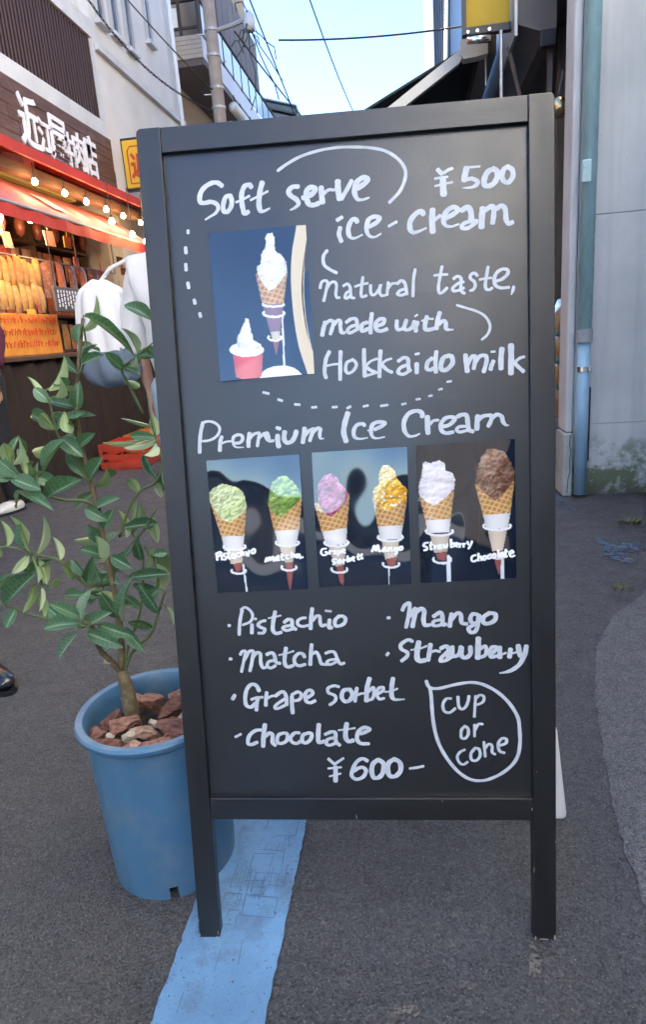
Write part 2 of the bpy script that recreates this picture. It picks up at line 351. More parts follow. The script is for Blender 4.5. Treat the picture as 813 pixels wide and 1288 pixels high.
bt.tube([(x,7.439,z) for x,z in q+[q[0]]],.007,6); P_(bt,'red_outline',MA['red_ink'],Yg)

# red awning box over the shopfront
RA=T_('red_awning','red fabric awning band with white trim under the plank sign','awning',loc=(-2.99,5,2.3))
P_(MB().prism([(-2.985,2.492),(-2.60,2.40),(-2.60,2.33),(-2.62,2.33),(-2.62,2.385),(-2.985,2.472)],1.3,7.9,'y'),'canopy',MA['red_cloth'],RA)
P_(MB().box(-2.985,-2.90,1.3,7.9,2.50,2.528),'white_trim',MA['white_plastic'],RA)
P_(MB().box(-2.80,-2.72,1.3,7.9,2.25,2.325),'beam',MA['brown'],RA)
P_(MB().bbox(-2.97,-2.80,5.05,5.2,2.36,2.5,.01),'end_bracket',MA['white_plastic'],RA)
PA=T_('pink_awning','faded pink cloth awning with red valance and white patch over the stall','awning',loc=(-2.9,5,1.9))
P_(MB().prism([(-2.97,2.27),(-2.50,1.945),(-2.50,1.93),(-2.985,2.255)],2.4,6.75,'y'),'cloth',MA['pink_cloth'],PA)
vp=MB(); n=60; ys=[2.4+(6.75-2.4)*i/n for i in range(n+1)]
for i in range(n):
    x0=-2.498+.006*math.sin(i*1.3); x1=-2.498+.006*math.sin((i+1)*1.3)
    vp.add([(x0,ys[i],1.945),(x1,ys[i+1],1.945),(x1+.004,ys[i+1],1.85),(x0+.004,ys[i],1.85)],[(0,1,2,3)])
P_(vp,'valance',MA['red_cloth'],PA)
P_(MB().prism([(-2.80,2.165),(-2.62,2.0405),(-2.62,2.044),(-2.80,2.168)],5.05,5.25,'y'),'white_patch',mat('faded_patch',(.42,.36,.35),.8,var=.3,vscale=20),PA)
P_(MB().box(-2.97,-2.90,2.4,6.0,2.275,2.36),'olive_roller',MA['olive'],PA)
P_(MB().tube([(-2.5,2.4,1.94),(-2.5,6.75,1.94)],.012,8),'front_bar',MA['grey_metal'],PA)

# bulbs
MA['bulb']=mat('lit_bulb',(1,.85,.6),.3,emit=(1,.62,.25),estr=9)
MA['socket']=mat('bulb_socket',(.03,.03,.03),.5)
def bulb(x,y,z,top,label,group,r=.032,w=5.):
    t=thing('light_bulb',label,'bulb',(x,y,z),0,group)
    b=MB(); b.lathe([(.001,-r)]+[(r*math.sin(a),-r*math.cos(a)) for a in [R(q) for q in (25,50,75,95,115,135)]]+[(r*.45,r*1.05),(r*.4,r*1.3)],14); b.build('glass',MA['bulb'],t,smooth=True)
    s=MB(); s.lathe([(.001,r*1.25),(r*.5,r*1.25),(r*.5,r*2.2),(.001,r*2.2)],10); s.tube([(0,0,r*2.2),(0,0,max(r*2.3,top-z))],.004,6); s.build('cord',MA['socket'],t)
    ld=bpy.data.lights.new('bulb_light','POINT'); ld.energy=w; ld.color=(1,.66,.34); ld.shadow_soft_size=r; lo=bpy.data.objects.new('bulb_light',ld); COL.objects.link(lo); lo.parent=t; lo.location=(0,0,-r*1.6)
    return t
for y,z in [(5.33,2.2),(5.69,2.2),(6.07,2.2),(6.43,2.2),(6.85,2.2),(4.9,2.2)]:
    bulb(-2.66,y,z,2.33,'small warm bulb glowing in the row under the red awning','bulbs under the red awning',.022,.22)
for x,y,z,r in [(-2.72,4.42,1.90,.045),(-2.85,4.2,1.98,.03),(-2.80,5.0,1.98,.03)]:
    bulb(x,y,z,2.1,'large bright warm bulb hanging under the pink awning','bulbs under the pink awning',r,1.0)
for x,y,z in [(-2.40,5.55,2.0),(-2.40,5.95,1.95),(-2.40,6.25,1.93)]:
    bulb(x,y,z,2.33,'warm bulb hanging in front of the awning valance near the chalkboard','bulbs in front of the valance',.024,.03)

# stall counter and goods
ST=T_('stall_counter','dark brown draped stall counter in front of the left shop','counter',loc=(-2.9,5,0))
P_(MB().bbox(-3.5,-2.66,3.0,6.9,.955,.99,.006),'counter_top',MA['brown'],ST)
sk=MB(); n=120
for i in range(n):
    a=3.0+3.9*i/n; b=3.0+3.9*(i+1)/n; f=lambda q:-2.70+.012*math.sin(q*23)+.008*math.sin(q*41)
    sk.add([(f(a),a,.955),(f(b),b,.955),(f(b)+.015,b,.015),(f(a)+.015,a,.015)],[(0,1,2,3)])
P_(sk,'skirt',mat('brown_drape',(.030,.017,.011),.9,var=.3,vscale=4),ST,smooth=True)
P_(MB().box(-3.45,-2.74,3.02,6.88,0,.95),'cabinet',MA['dark'],ST)
SH=T_('goods_shelf','tall brown wooden shelf of packets at the back of the stall','shelf',loc=(-3.6,5,0))
for z in (1.02,1.34,1.66,1.96): P_(MB().box(-3.62,-3.3,2.6,6.9,z-.02,z),'shelf_board',MA['brown'],SH)
for y in (2.6,3.7,4.8,5.9,6.88): P_(MB().box(-3.64,-3.31,y,y+.02,0,2.3),'upright',MA['brown'],SH)
def pack_mesh(w_,h,d,seed):
    rn=random.Random(seed); bm=bmesh.new(); bmesh.ops.create_grid(bm,x_segments=4,y_segments=5,size=.5)
    top=[v.co.copy() for v in bm.verts]; bm.free(); mb=MB()
    def bul(u,v): return d*(max(0,1-(2*u)**2)**.5)*(max(0,1-(2*v)**2)**.4)
    vs_=[]; 
    for sgn in (1,-1):
        for p in top: vs_.append((sgn*bul(p.x,p.y)*.5+rn.uniform(-.003,.003),p.x*w_,(p.y+.5)*h))
    fs=[]; nx,ny=5,6
    for s_ in (0,1):
        o=s_*len(top)
        for j in range(ny-1):
            for i in range(nx-1):
                a=o+j*nx+i; fs.append((a,a+1,a+nx+1,a+nx) if s_==0 else (a,a+nx,a+nx+1,a+1))
    mb.add(vs_,fs); return mb
PK={'orange':(.62,.20,.03),'yellow':(.52,.36,.06),'brown':(.26,.12,.06),'red':(.5,.06,.03),'cream':(.6,.5,.36)}
PM={k:mat('packet_'+k,tuple(q*.75 for q in c),.4,vscale=22,col2=tuple(min(1,q*1.1+.06) for q in (c[0]*.8,c[1]*.5,c[2]*.7)),coat=.3,dirt=(.55,.5,.42),dscale=30,damt=.8) for k,c in PK.items()}
proto={}
def packet(col,loc,w_,h,label,group,rz=0):
    key=(col,w_,h)
    if key not in proto:
        o=pack_mesh(w_,h,.05,len(proto)).build('packet',PM[col],None,smooth=True); proto[key]=o.data
    else:
        o=bpy.data.objects.new('packet',proto[key]); COL.objects.link(o)
    o.location=loc; o.rotation_euler=(0,0,rz); tag(o,label,'packet',group); return o
cols=['orange','brown','red','cream','orange','yellow']
for zi,z in enumerate((1.02,1.34,1.66)):
    nm=('bottom','middle','top')[zi]; y=4.0
    while y<6.85:
        c=random.choice(cols); w_=random.choice((.13,.16)); packet(c,(-3.36,y,z+.001),w_,.24,f'{c} food packet standing on the {nm} shelf behind the stall',f'{c} packets on the {nm} shelf',random.uniform(-.15,.15)); y+=w_+.02
# hanging yellow pouches
HR=T_('hanging_rail','thin metal rail holding yellow pouches above the stall counter','rail',loc=(-2.9,5,1.7))
P_(MB().tube([(-2.9,3.9,1.715),(-2.9,6.6,1.715)],.008,6).tube([(-2.9,3.9,1.715),(-2.9,3.9,2.2)],.006,6).tube([(-2.9,6.6,1.715),(-2.9,6.6,2.05)],.006,6),'bar',MA['grey_metal'],HR)
for k in range(11):
    packet('yellow',(-2.895+.004*(k%2),4.25+k*.087,1.47+random.uniform(-.035,.02)),.085,.245,'slim yellow pouch hanging from the rail over the stall','yellow pouches on the rail',random.uniform(-.2,.2))
    packet('yellow',(-2.875+.004*(k%2),4.22+k*.087,1.33+random.uniform(-.04,.02)),.085,.2,'slim yellow pouch hanging in the lower row over the stall','yellow pouches in the lower row',random.uniform(-.2,.2))
for k in range(6): packet(('brown','orange')[k%2],(-2.89,5.28+k*.2,1.43),.16,.28,('brown','orange')[k%2]+' packet hanging from the rail right of the yellow pouches','packets hanging right of the pouches '+('brown','orange')[k%2],random.uniform(-.2,.2))
# orange price board, scribbled
OB=T_('price_board','orange price board with red scribbled prices on the stall counter','price board',loc=(-2.78,4.7,.99))
P_(MB().bbox(-2.80,-2.775,4.1,5.10,.992,1.285,.004),'board',mat('orange_board',(.62,.17,.03),.5,var=.5,vscale=9,col2=(.75,.36,.05)),OB)
sb=MB(); rn=random.Random(3)
for r in range(3):
    y=4.15
    while y<5.05:
        z=1.05+r*.085; h=rn.uniform(.03,.055); sb.tube([(-2.772,y,z),(-2.772,y+rn.uniform(-.012,.02),z+h)],.004,5); sb.tube([(-2.772,y,z+h*.6),(-2.772,y+.022,z+h*rn.uniform(.4,1))],.0035,5); y+=rn.uniform(.028,.05)
so=P_(sb,'scribbled_prices',MA['red_ink'],OB); so['kind']='stuff'
PQ=T_('menu_plaque','dark grey hanging plaque with white vertical writing over the stall','plaque',loc=(-2.6,5.0,1.3))
P_(MB().bbox(-2.61,-2.59,4.78,5.27,1.29,1.47,.004),'plaque_panel',mat('dark_plaque',(.12,.10,.11),.6,var=.3),PQ)
P_(MB().tube([(-2.6,4.82,1.47),(-2.6,4.82,1.9)],.003,5).tube([(-2.6,5.23,1.47),(-2.6,5.23,1.9)],.003,5),'hanging_wire',MA['cable'],PQ)
sb=MB()
for k in range(10):
    y=4.82+k*.045; z=1.445
    while z>1.33: h=rn.uniform(.015,.03); sb.tube([(-2.586,y,z),(-2.586,y+rn.uniform(-.006,.006),z-h)],.0055,5); z-=h+.008
P_(sb,'white_writing',MA['letter_white'],PQ)['kind']='stuff'
for k,(y,c) in enumerate([(5.35,'red'),(5.85,'orange'),(6.35,'red')]):
    cr=T_('crate',f'{["first red","orange","last red"][k]} plastic crate on the ground against the stall skirt','crate',loc=(-2.45,y,0))
    m=mat('crate_'+c,PK[c],.4,var=.2); b=MB(); b.box(-.18,.18,-.2,.2,.0,.015)
    for s in (-1,1):
        for z0,z1 in ((0.016,.06),(.09,.13),(.16,.22)): b.box(-.18,.18,s*.2-.006,s*.2+.006,z0,z1); b.box(s*.18-.006,s*.18+.006,-.193,.193,z0,z1)
    for sx in (-1,1):
        for sy in (-1,1): b.box(sx*.178-.012,sx*.178+.012,sy*.198-.012,sy*.198+.012,.016,.222)
    b.build('crate_shell',m,cr)

# price cards and hanging oddments that clutter the stall
cardm=[mat('card_white',(.62,.58,.5),.6,var=.2,vscale=20,dirt=(.5,.08,.04),dscale=25,damt=.8),mat('card_yellow',(.60,.42,.06),.6,var=.2,vscale=20,dirt=(.4,.05,.02),dscale=25,damt=.8),mat('card_red',(.45,.05,.03),.6,var=.2,vscale=20,dirt=(.6,.5,.4),dscale=25,damt=.7)]
rn=random.Random(88)
for k in range(16):
    y=4.15+k*.165+rn.uniform(-.03,.03); w_=rn.uniform(.06,.13); h=rn.uniform(.06,.12); z=rn.choice((1.80,1.74,1.68,1.30,1.24)); x=-2.78+rn.uniform(-.06,.10); c=k%3
    o=MB().box(-.002,.002,-w_/2,w_/2,0,h).tube([(0,0,h),(0,0,h+.10)],.0015,4).build('price_card',[cardm[c],cardm[c]]); o.location=(x,y,z); o.rotation_euler=(0,rn.uniform(-.15,.15),rn.uniform(-.5,.5))
    tag(o,('white','yellow','red')[c]+' price card hanging among the goods of the left stall','price card',('white','yellow','red')[c]+' price cards at the stall')
for k in range(9):
    y=4.3+k*.27; o=rnd=MB().lathe([(.001,-.12),(.03,-.10),(.045,-.05),(.04,0),(.015,.04),(.004,.06),(.004,.2)],10).build('hanging_ham',mat('dark_ham',(.20,.06,.035),.45,var=.4,vscale=20) if k==0 else bpy.data.materials['dark_ham'],smooth=True)
    o.location=(-3.12,y,2.05); tag(o,'dark red cured sausage hanging under the shop ceiling','sausage','cured sausages under the ceiling')

# ------------------------------------------------------------------ white building next door
Bd=T_('white_building','plain off-white rendered building with narrow upper windows beyond the plank sign','building',loc=(-3,8.4,0))
P_(MB().box(-9,-3.0,7.12,9.76,0,8.6),'wall',MA['white_wall'],Bd)
P_(MB().box(-2.999,-2.95,7.12,9.78,3.86,3.93),'string_course',MA['band'],Bd)
for y0,y1,z0,z1 in [(7.26,7.46,4.18,5.6),(7.62,7.84,4.2,5.6),(8.02,8.22,4.2,5.6),(8.70,8.88,4.52,5.5)]:
    f=P_(MB().box(-2.999,-2.965,y0,y0+.03,z0,z1).box(-2.999,-2.965,y1-.03,y1,z0,z1).box(-2.999,-2.965,y0+.03,y1-.03,z0,z0+.03).box(-2.999,-2.965,y0+.03,y1-.03,z1-.03,z1),'window_frame',MA['alu'],Bd)
    P_(MB().box(-2.998,-2.985,y0+.03,y1-.03,z0+.03,z1-.03),'pane',MA['glass'],f)
    P_(MB().box(-2.999,-2.93,y0-.03,y1+.03,z0-.045,z0-.002),'sill',MA['band'],f)
dp=MB(); dp.tube([(-2.93,9.55,0),(-2.93,9.55,8.4)],.03,10); P_(dp,'downpipe',MA['white_plastic'],Bd,smooth=True)

# ------------------------------------------------------------------ building with balcony
C=T_('balcony_building','tan building with long overhanging balcony behind the utility pole','building',loc=(-3.3,12.5,0))
P_(MB().box(-9,-3.25,10.0,16.0,0,9.0),'wall',MA['tan_wall'],C)
P_(MB().box(-3.249,-2.66,10.0,15.8,4.66,4.74),'balcony_soffit',MA['soffit'],C)
for k in range(5):
    z=4.742+k*.056; P_(MB().bbox(-3.24,-2.66,9.975,9.998,z,z+.053,.004),'clapboard',MA['board_beige'],C)
P_(MB().box(-2.675,-2.655,10.0,15.8,4.742,5.0),'balcony_fascia',mat('white_fascia',(.62,.63,.65),.6,var=.1),C)
rl=T_; g=MB()
for x in (-3.22,-2.94,-2.68): g.box(x-.02,x+.02,9.98,10.02,5.025,5.42)
g.box(-3.24,-2.66,9.975,10.025,5.42,5.46); g.box(-3.24,-2.66,9.985,10.015,5.10,5.13)
ro=P_(g,'railing',MA['rail_wood'],C)
P_(MB().box(-3.19,-2.97,9.995,10.005,5.135,5.36),'rail_panel',MA['letter_white'],ro)
y=10.06
while y<15.6:
    p=P_(MB().box(-2.672,-2.66,y+.03,y+.52,5.06,5.40),'balcony_panel',MA['acrylic'],C)
    P_(MB().tube([(-2.666,y,5.0),(-2.666,y,5.46)],.014,6),'baluster',MA['rail_wood'],C); y+=.56
P_(MB().tube([(-2.666,10.03,5.46),(-2.666,15.7,5.46)],.02,8),'handrail',MA['rail_wood'],C)
for k in range(8):
    y=11.2+k*.36; P_(MB().box(-2.74,-2.70,y,y+.34,5.5,6.35),'privacy_board',MA['soffit'],C)
P_(MB().prism([(-3.2,6.9),(-2.6,6.75),(-2.6,6.80),(-3.2,6.95)],9.9,11.2,'y'),'upper_eave',MA['soffit'],C)
P_(MB().box(-3.26,-3.24,9.97,10.1,0,4.6),'corner_trim',MA['brown'],C)
for k in range(2):
    y0=11.0+k*1.1; t=T_('tube_lamp',['nearer','farther'][k]+' white capsule lamp hanging under the balcony edge','lamp',loc=(-2.55,y0,4.42))
    P_(MB().tube([(-2.55,y0,4.40),(-2.55,y0+.03,4.42),(-2.55,y0+.95,4.42),(-2.55,y0+.98,4.40)],[.03,.075,.075,.03],12),'housing',MA['white_plastic'],t,smooth=True)
    P_(MB().tube([(-2.55,y0+.3,4.49),(-2.6,y0+.3,4.665)],.01,6).tube([(-2.55,y0+.7,4.49),(-2.6,y0+.7,4.665)],.01,6),'bracket',MA['black_metal'],t)
ar=T_('carport_roof','small glazed metal lean-to roof beyond the balcony','roof',loc=(-2.6,15.9,5.6))
P_(MB().prism([(-3.2,5.95),(-2.2,5.65),(-2.2,5.68),(-3.2,5.98)],15.4,17.4,'y'),'roof_sheet',MA['acrylic'],ar)
for yy in (15.4,16.1,16.8,17.4): P_(MB().tube([(-3.2,yy,5.93),(-2.2,yy,5.63)],.025,6),'rafter',MA['black_metal'],ar)
P_(MB().tube([(-2.22,15.4,5.63),(-2.22,17.4,5.63)],.025,6).tube([(-2.22,15.6,5.63),(-2.22,15.6,0)],.03,8),'post',MA['grey_metal'],ar)
D=T_('far_left_building','grey far building down the left side of the street','building',loc=(-3.6,26,0))
P_(MB().box(-9,-3.5,16.2,40,0,6.2),'wall',mat('far_grey_wall',(.35,.34,.33),.85,var=.2,vscale=1),D)
for k in range(6):
    f=P_(MB().box(-3.499,-3.47,17+k*3.4,18.6+k*3.4,3.6,4.8),'window_frame',MA['alu'],D); P_(MB().box(-3.469,-3.46,17.08+k*3.4,18.52+k*3.4,3.68,4.72),'pane',MA['glass'],f)

# ------------------------------------------------------------------ utility pole and wires
U=T_('utility_pole','slim tan concrete utility pole in front of the balcony','utility pole',loc=(-2.265,9.0,0))
P_(MB().tube([(-2.265,9,0),(-2.265,9,4),(-2.265,9,9.5)],[.095,.078,.065],16),'pole',MA['pole'],U,smooth=True)
for z in (3.55,3.78,4.0,4.35,4.62): P_(MB().tube([(-2.265,9,z),(-2.265,9,z+.03)],.088,14),'steel_band',MA['grey_metal'],U)
for k,z in enumerate((3.3,3.62,3.95,4.28,4.6)): 
    s=1 if k%2 else -1; P_(MB().tube([(-2.265,9,z),(-2.265+s*.16,8.96,z)],.009,6),'step_bolt',MA['grey_metal'],U)
P_(MB().tube([(-2.265,9,4.62),(-1.95,8.98,4.66),(-1.78,8.97,4.70)],.028,8),'bracket_arm',MA['grey_metal'],U)
jb=MB(); jb.lathe([(.001,-.1),(.06,-.1),(.075,-.03),(.07,.06),(.03,.11),(.001,.11)],12,(-1.78,8.97,4.66)); P_(jb,'junction_drum',mat('pale_drum',(.45,.5,.55),.4),U,smooth=True)
cw=MB(); rn=random.Random(9)
for k in range(11):
    p=Vector((-1.78,8.97,4.65)); pts=[p.copy()]
    d=Vector((rn.uniform(-.1,.12),rn.uniform(-.05,.05),rn.uniform(-.12,.1)))
    for j in range(5):
        d=d*.75+Vector((rn.uniform(-.07,.07),rn.uniform(-.04,.04),rn.uniform(-.10,.04))); p=p+d; pts.append(p.copy())
    cw.tube(pts,rn.uniform(.004,.009),5)
P_(cw,'loose_cable',MA['cable'],U)
def wire(pts,r,label,sag=.12,name='overhead_wire'):
    a=Vector(pts[0]); b=Vector(pts[-1]); q=[]
    for i in range(13):
        t=i/12; p=a.lerp(b,t); p.z-=sag*4*t*(1-t); q.append(p-a)
    o=MB().tube(q,r,5).build(name,MA['cable']); o.location=a; tag(o,label,'wire','overhead wires'); return o
wire([(-1.70,10.6,5.05),(1.0,11.0,5.05)],.013,'short dark wire crossing the sky level above the chalkboard',.05)
wire([(-2.0,9.1,5.6),(-2.05,14.0,5.0),(-1.9,24,3.4)],.012,'dark wire slanting down from the junction drum',.02)
wire([(-1.2,8.0,5.3),(-1.0,18.0,5.8)],.011,'thin wire running away overhead in mid sky',.2)
wire([(-1.95,8.9,4.55),(-.9,24,5.6)],.011,'thin pale-looking wire from the pole towards the far street',.3)
wire([(-3.0,20,6.6),(1.0,22,6.9)],.012,'far thin wire crossing low over the sky',.1)
wire([(-3.0,20,6.1),(1.0,22,6.4)],.010,'lower far thin wire crossing just above the frame of the chalkboard',.1)
# bundle of cables along the white wall
cb=T_('wall_cable','twisted cable bundle sagging across the white building to the pole','cable',loc=(-2.9,7,4.1))
for s in range(3):
    pts=[]
    for i in range(40):
        t=i/39; y=6.2+(9.0-6.2)*t; x=-2.9+(.55)*t**2; z=4.42-.9*t+.25*t*t-.1*math.sin(math.pi*t)
        a=t*60+s*2.09; pts.append((x+.010*math.cos(a),y,z+.010*math.sin(a)))
    P_(MB().tube(pts,.0042,5),'cable_strand',MA['cable'],cb)
wire([(-3.0,8.0,4.75),(-2.27,9,3.95)],.008,'thin service wire from the white wall to the pole',.03)

# ------------------------------------------------------------------ right-hand concrete building, pillar and pipe
Cn=T_('concrete_building','pale grey concrete building with mossy base at right','building',loc=(1.4,2,0))
def conc_wall():
    m=bpy.data.materials.new('pocked_concrete_wall'); m.use_nodes=True; nt=m.node_tree; b=nt.nodes['Principled BSDF']; L=nt.links.new
    g=nd(nt,'ShaderNodeNewGeometry'); sp=nd(nt,'ShaderNodeSeparateXYZ'); L(g.outputs['Position'],sp.inputs[0])
    def noise_(s,d=6,r=.6,vec=None):
        n=nd(nt,'ShaderNodeTexNoise'); n.inputs['Scale'].default_value=s; n.inputs['Detail'].default_value=d; n.inputs['Roughness'].default_value=r; L(vec or g.outputs['Position'],n.inputs['Vector']); return n.outputs[0]
    def rng(x,a,b_,c=0.,d=1.):
        r=nd(nt,'ShaderNodeMapRange'); r.inputs[1].default_value=a; r.inputs[2].default_value=b_; r.inputs[3].default_value=c; r.inputs[4].default_value=d; L(x,r.inputs[0]); return r.outputs[0]
    def mix(f,A,B):
        x=nd(nt,'ShaderNodeMix',data_type='RGBA'); L(f,x.inputs['Factor'])
        for k,v in (('A',A),('B',B)):
            if isinstance(v,tuple): x.inputs[k].default_value=(*v,1)
            else: L(v,x.inputs[k])
        return x.outputs['Result']
    def mul(a,b_):
        x=nd(nt,'ShaderNodeMath',operation='MULTIPLY'); L(a,x.inputs[0]); L(b_,x.inputs[1]); return x.outputs[0]
    c=mix(rng(noise_(2.2,7),.35,.68),(.54,.55,.545),(.43,.445,.45))
    st=nd(nt,'ShaderNodeMapping'); st.inputs['Scale'].default_value=(14,14,.7); L(g.outputs['Position'],st.inputs[0])
    c=mix(rng(noise_(1,6,.6,st.outputs[0]),.5,.75,0,.35),c,(.26,.28,.29))
    po=rng(noise_(75,5,.75),.63,.68); pa=rng(noise_(5,4),.42,.62); pk=mul(po,pa); c=mix(pk,c,(.13,.13,.125))
    # moss creeping up from the foot
    mz=rng(sp.outputs[2],.42,.05); mn=rng(noise_(7,7,.7),.38,.6); c=mix(rng(mul(mz,mn),.12,.55,0,.9),c,(.095,.115,.045))
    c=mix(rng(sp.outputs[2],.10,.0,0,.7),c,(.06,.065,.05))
    L(c,b.inputs['Base Color']); b.inputs['Roughness'].default_value=.85
    bp=nd(nt,'ShaderNodeBump'); bp.inputs['Strength'].default_value=.5; bp.inputs['Distance'].default_value=.004; bp.invert=True; L(pk,bp.inputs['Height']); L(bp.outputs[0],b.inputs['Normal'])
    return m
MA['conc_wall']=conc_wall()
# wall in cast panels with open joints between them (the face towards the camera)
zj=[0,.40,1.46,2.7,4.2,6.5,8.6]
for a,b in zip(zj,zj[1:]): P_(MB().bbox(.870,1.41,3.72,3.90,a+(.001 if a else 0),b-.002,.0015),'wall_panel',MA['conc_wall'],Cn)
P_(MB().box(.875,1.405,3.728,3.895,0,8.6),'wall_core',MA['concrete'],Cn)
P_(MB().box(1.41,6,-10,3.9,0,2.8),'wall',MA['conc_wall'],Cn); P_(MB().box(1.41,6,1.2,3.9,2.801,8.6).box(1.41,6,-10,1.199,2.801,6.6),'upper_wall',mat('pale_bounce_render',(.60,.59,.57),.85,var=.08,vscale=2),Cn)  # unseen upper wall, made tall and pale to bounce sunlight into the street
P_(MB().bbox(.826,.868,3.715,3.90,.36,8.6,.012),'pillar',mat('pale_pillar',(.50,.515,.53),.8,var=.15,vscale=4,bump=.3,bscale=60,dirt=(.33,.33,.32),dscale=5,damt=.5),Cn)
pp=MB(); pp.bbox(.816,.868,3.70,3.90,0,.357,.01); P_(pp,'pillar_foot',mat('cracked_patch',(.42,.44,.43),.85,var=.3,vscale=6,bump=.5,bscale=40,dirt=(.14,.16,.09),dscale=5,damt=.7),Cn)
ck=MB(); pz=[(.852,.35),(.847,.30),(.856,.25),(.849,.2),(.854,.15),(.844,.1),(.840,.02)]
ck.tube([(x,3.699,z) for x,z in pz],.0022,5); P_(ck,'crack',MA['cable'],Cn)
ck=MB(); pz=[(.91,1.456),(1.0,1.452),(1.08,1.457),(1.2,1.463),(1.4,1.46)]; 
# unseen dark shutters added behind the viewpoint to darken what the prints reflect
for k in range(4):
    y=-9.6+k*2.3; f=P_(MB().box(1.37,1.409,y,y+2.2,.02,2.75),'added_shutter',MA['brown_metal'],Cn); P_(MB().box(1.355,1.369,y+.1,y+2.1,.1,2.6),'added_shutter_panel',MA['dark'],f)
# downpipe
DP=T_('drain_pipe','teal drainpipe with blue lower length on the concrete wall','drainpipe',loc=(.925,3.68,0))
PX,PY=.902,3.672
MA['teal']=mat('teal_pipe_paint',(.36,.57,.62),.30,var=.15,vscale=5,stretch=(4,4,1),rvar=.1); MA['pipe_blue']=mat('blue_pipe',(.26,.44,.60),.42,var=.15,vscale=6)
P_(MB().tube([(PX,PY,.90),(PX,PY,8.5)],.036,20),'upper_pipe',MA['teal'],DP,smooth=True)
P_(MB().tube([(PX,PY,.02),(PX,PY,.86)],.032,20),'lower_pipe',MA['pipe_blue'],DP,smooth=True)
P_(MB().tube([(PX,PY,.84),(PX,PY,.905)],.042,20),'coupling',mat('grey_pvc',(.26,.29,.31),.45),DP)
P_(MB().tube([(PX,PY,.69),(PX,PY,.715)],.0355,20).bbox(PX+.02,PX+.034,PY-.045,PY-.03,.69,.715,.002),'hose_clamp',MA['chrome'],DP)
P_(MB().bbox(PX-.045,PX-.0,PY-.046,PY-.036,1.60,1.70,.003).bbox(PX-.04,PX-.03,PY-.05,PY-.04,1.66,1.685,.003),'pipe_strap',mat('steel_strap',(.36,.50,.53),.4,metal=.2),DP)
P_(MB().box(PX+.045,PX+.05,3.70,3.712,.2,.6),'cable_clip',MA['cable'],DP)

# ------------------------------------------------------------------ right-hand shop beyond the pillar
E_=T_('dark_shop_building','dark open-fronted shop building beyond the pillar on the right','building',loc=(1.2,8,0))
P_(MB().box(1.9,6,3.91,12.5,0,6.0),'wall',MA['dark'],E_); P_(MB().box(1.08,1.899,3.91,12.5,3.0,6.0),'upper_wall',MA['brown_metal'],E_)
P_(MB().box(1.08,1.899,12.3,12.5,0,2.999),'end_wall',MA['dark'],E_)
P_(MB().box(.955,.99,4.10,4.14,0,2.95),'beige_post',mat('beige_post',(.46,.40,.30),.6,var=.2,vscale=5,stretch=(5,5,.5)),E_)
P_(MB().box(1.02,1.10,4.3,4.36,0,2.95),'brown_post',MA['brown_metal'],E_)
P_(MB().box(.99,1.5,4.9,4.95,0,2.95),'brown_panel',mat('brown_shutter',(.16,.13,.10),.6,var=.4,vscale=4,stretch=(8,8,.4)),E_)
# bags of goods wrapped in clear film
MA['kraft']=mat('kraft_paper_bag',(.36,.21,.10),.35,var=.35,vscale=12,bump=.6,bscale=30,coat=.6); MA['green_tape']=mat('green_tape',(.02,.32,.24),.4)
for k,(z,h) in enumerate([(.36,.17),(.535,.16),(.70,.16),(.865,.22)]):
    t=T_('goods_bag',f'brown paper bag in clear film, {["lowest","second from bottom","third from bottom","topmost"][k]} of the stack behind the pillar','bag',loc=(1.02,4.42,z),group='stacked brown bags behind the pillar')
    bm=bmesh.new(); bmesh.ops.create_cube(bm,size=1); bmesh.ops.subdivide_edges(bm,edges=bm.edges[:],cuts=4,use_grid_fill=True)
    for v in bm.verts:
        p=v.co; r_=1-.10*(abs(p.z)*2)**4-.05*(abs(p.x)*2)**2; v.co=Vector((p.x*.26*(r_ if k<3 else r_*(1-.5*max(0,p.z+.2))),p.y*.3*r_,(p.z+.5)*h))+Vector((mnoise.noise(p*4+Vector((k,0,0))),mnoise.noise(p*4+Vector((0,k,5))),0))*.016
    mb=MB().bm(bm); mb.build('bag_body',MA['kraft'],t,smooth=True)
    if k>0: MB().box(-.133,.133,-.153,-.147,.01,.028).build('tape',MA['green_tape'],t)
pb=T_('pallet_stand','grey ribbed stand carrying the brown bags','stand',loc=(1.02,4.42,0))
P_(MB().box(.87,1.17,4.26,4.58,.30,.355),'platform',MA['grey_metal'],pb)
for k in range(6): P_(MB().box(.87+k*.055,.89+k*.055,4.24,4.255,.18,.298),'rib',MA['grey_metal'],pb)
for sx in (.88,1.15):
    for sy in (4.28,4.56): P_(MB().box(sx-.012,sx+.012,sy-.012,sy+.012,0,.298),'leg',MA['black_metal'],pb)
rc=T_('black_case','small black case with red button under the bag stand','case',loc=(.95,4.2,0))
P_(MB().bbox(.85,.95,4.05,4.22,.0,.16,.012),'case_body',MA['black_metal'],rc); P_(MB().tube([(.88,4.045,.12),(.88,4.03,.12)],.014,10),'red_button',MA['red_cloth'],rc)
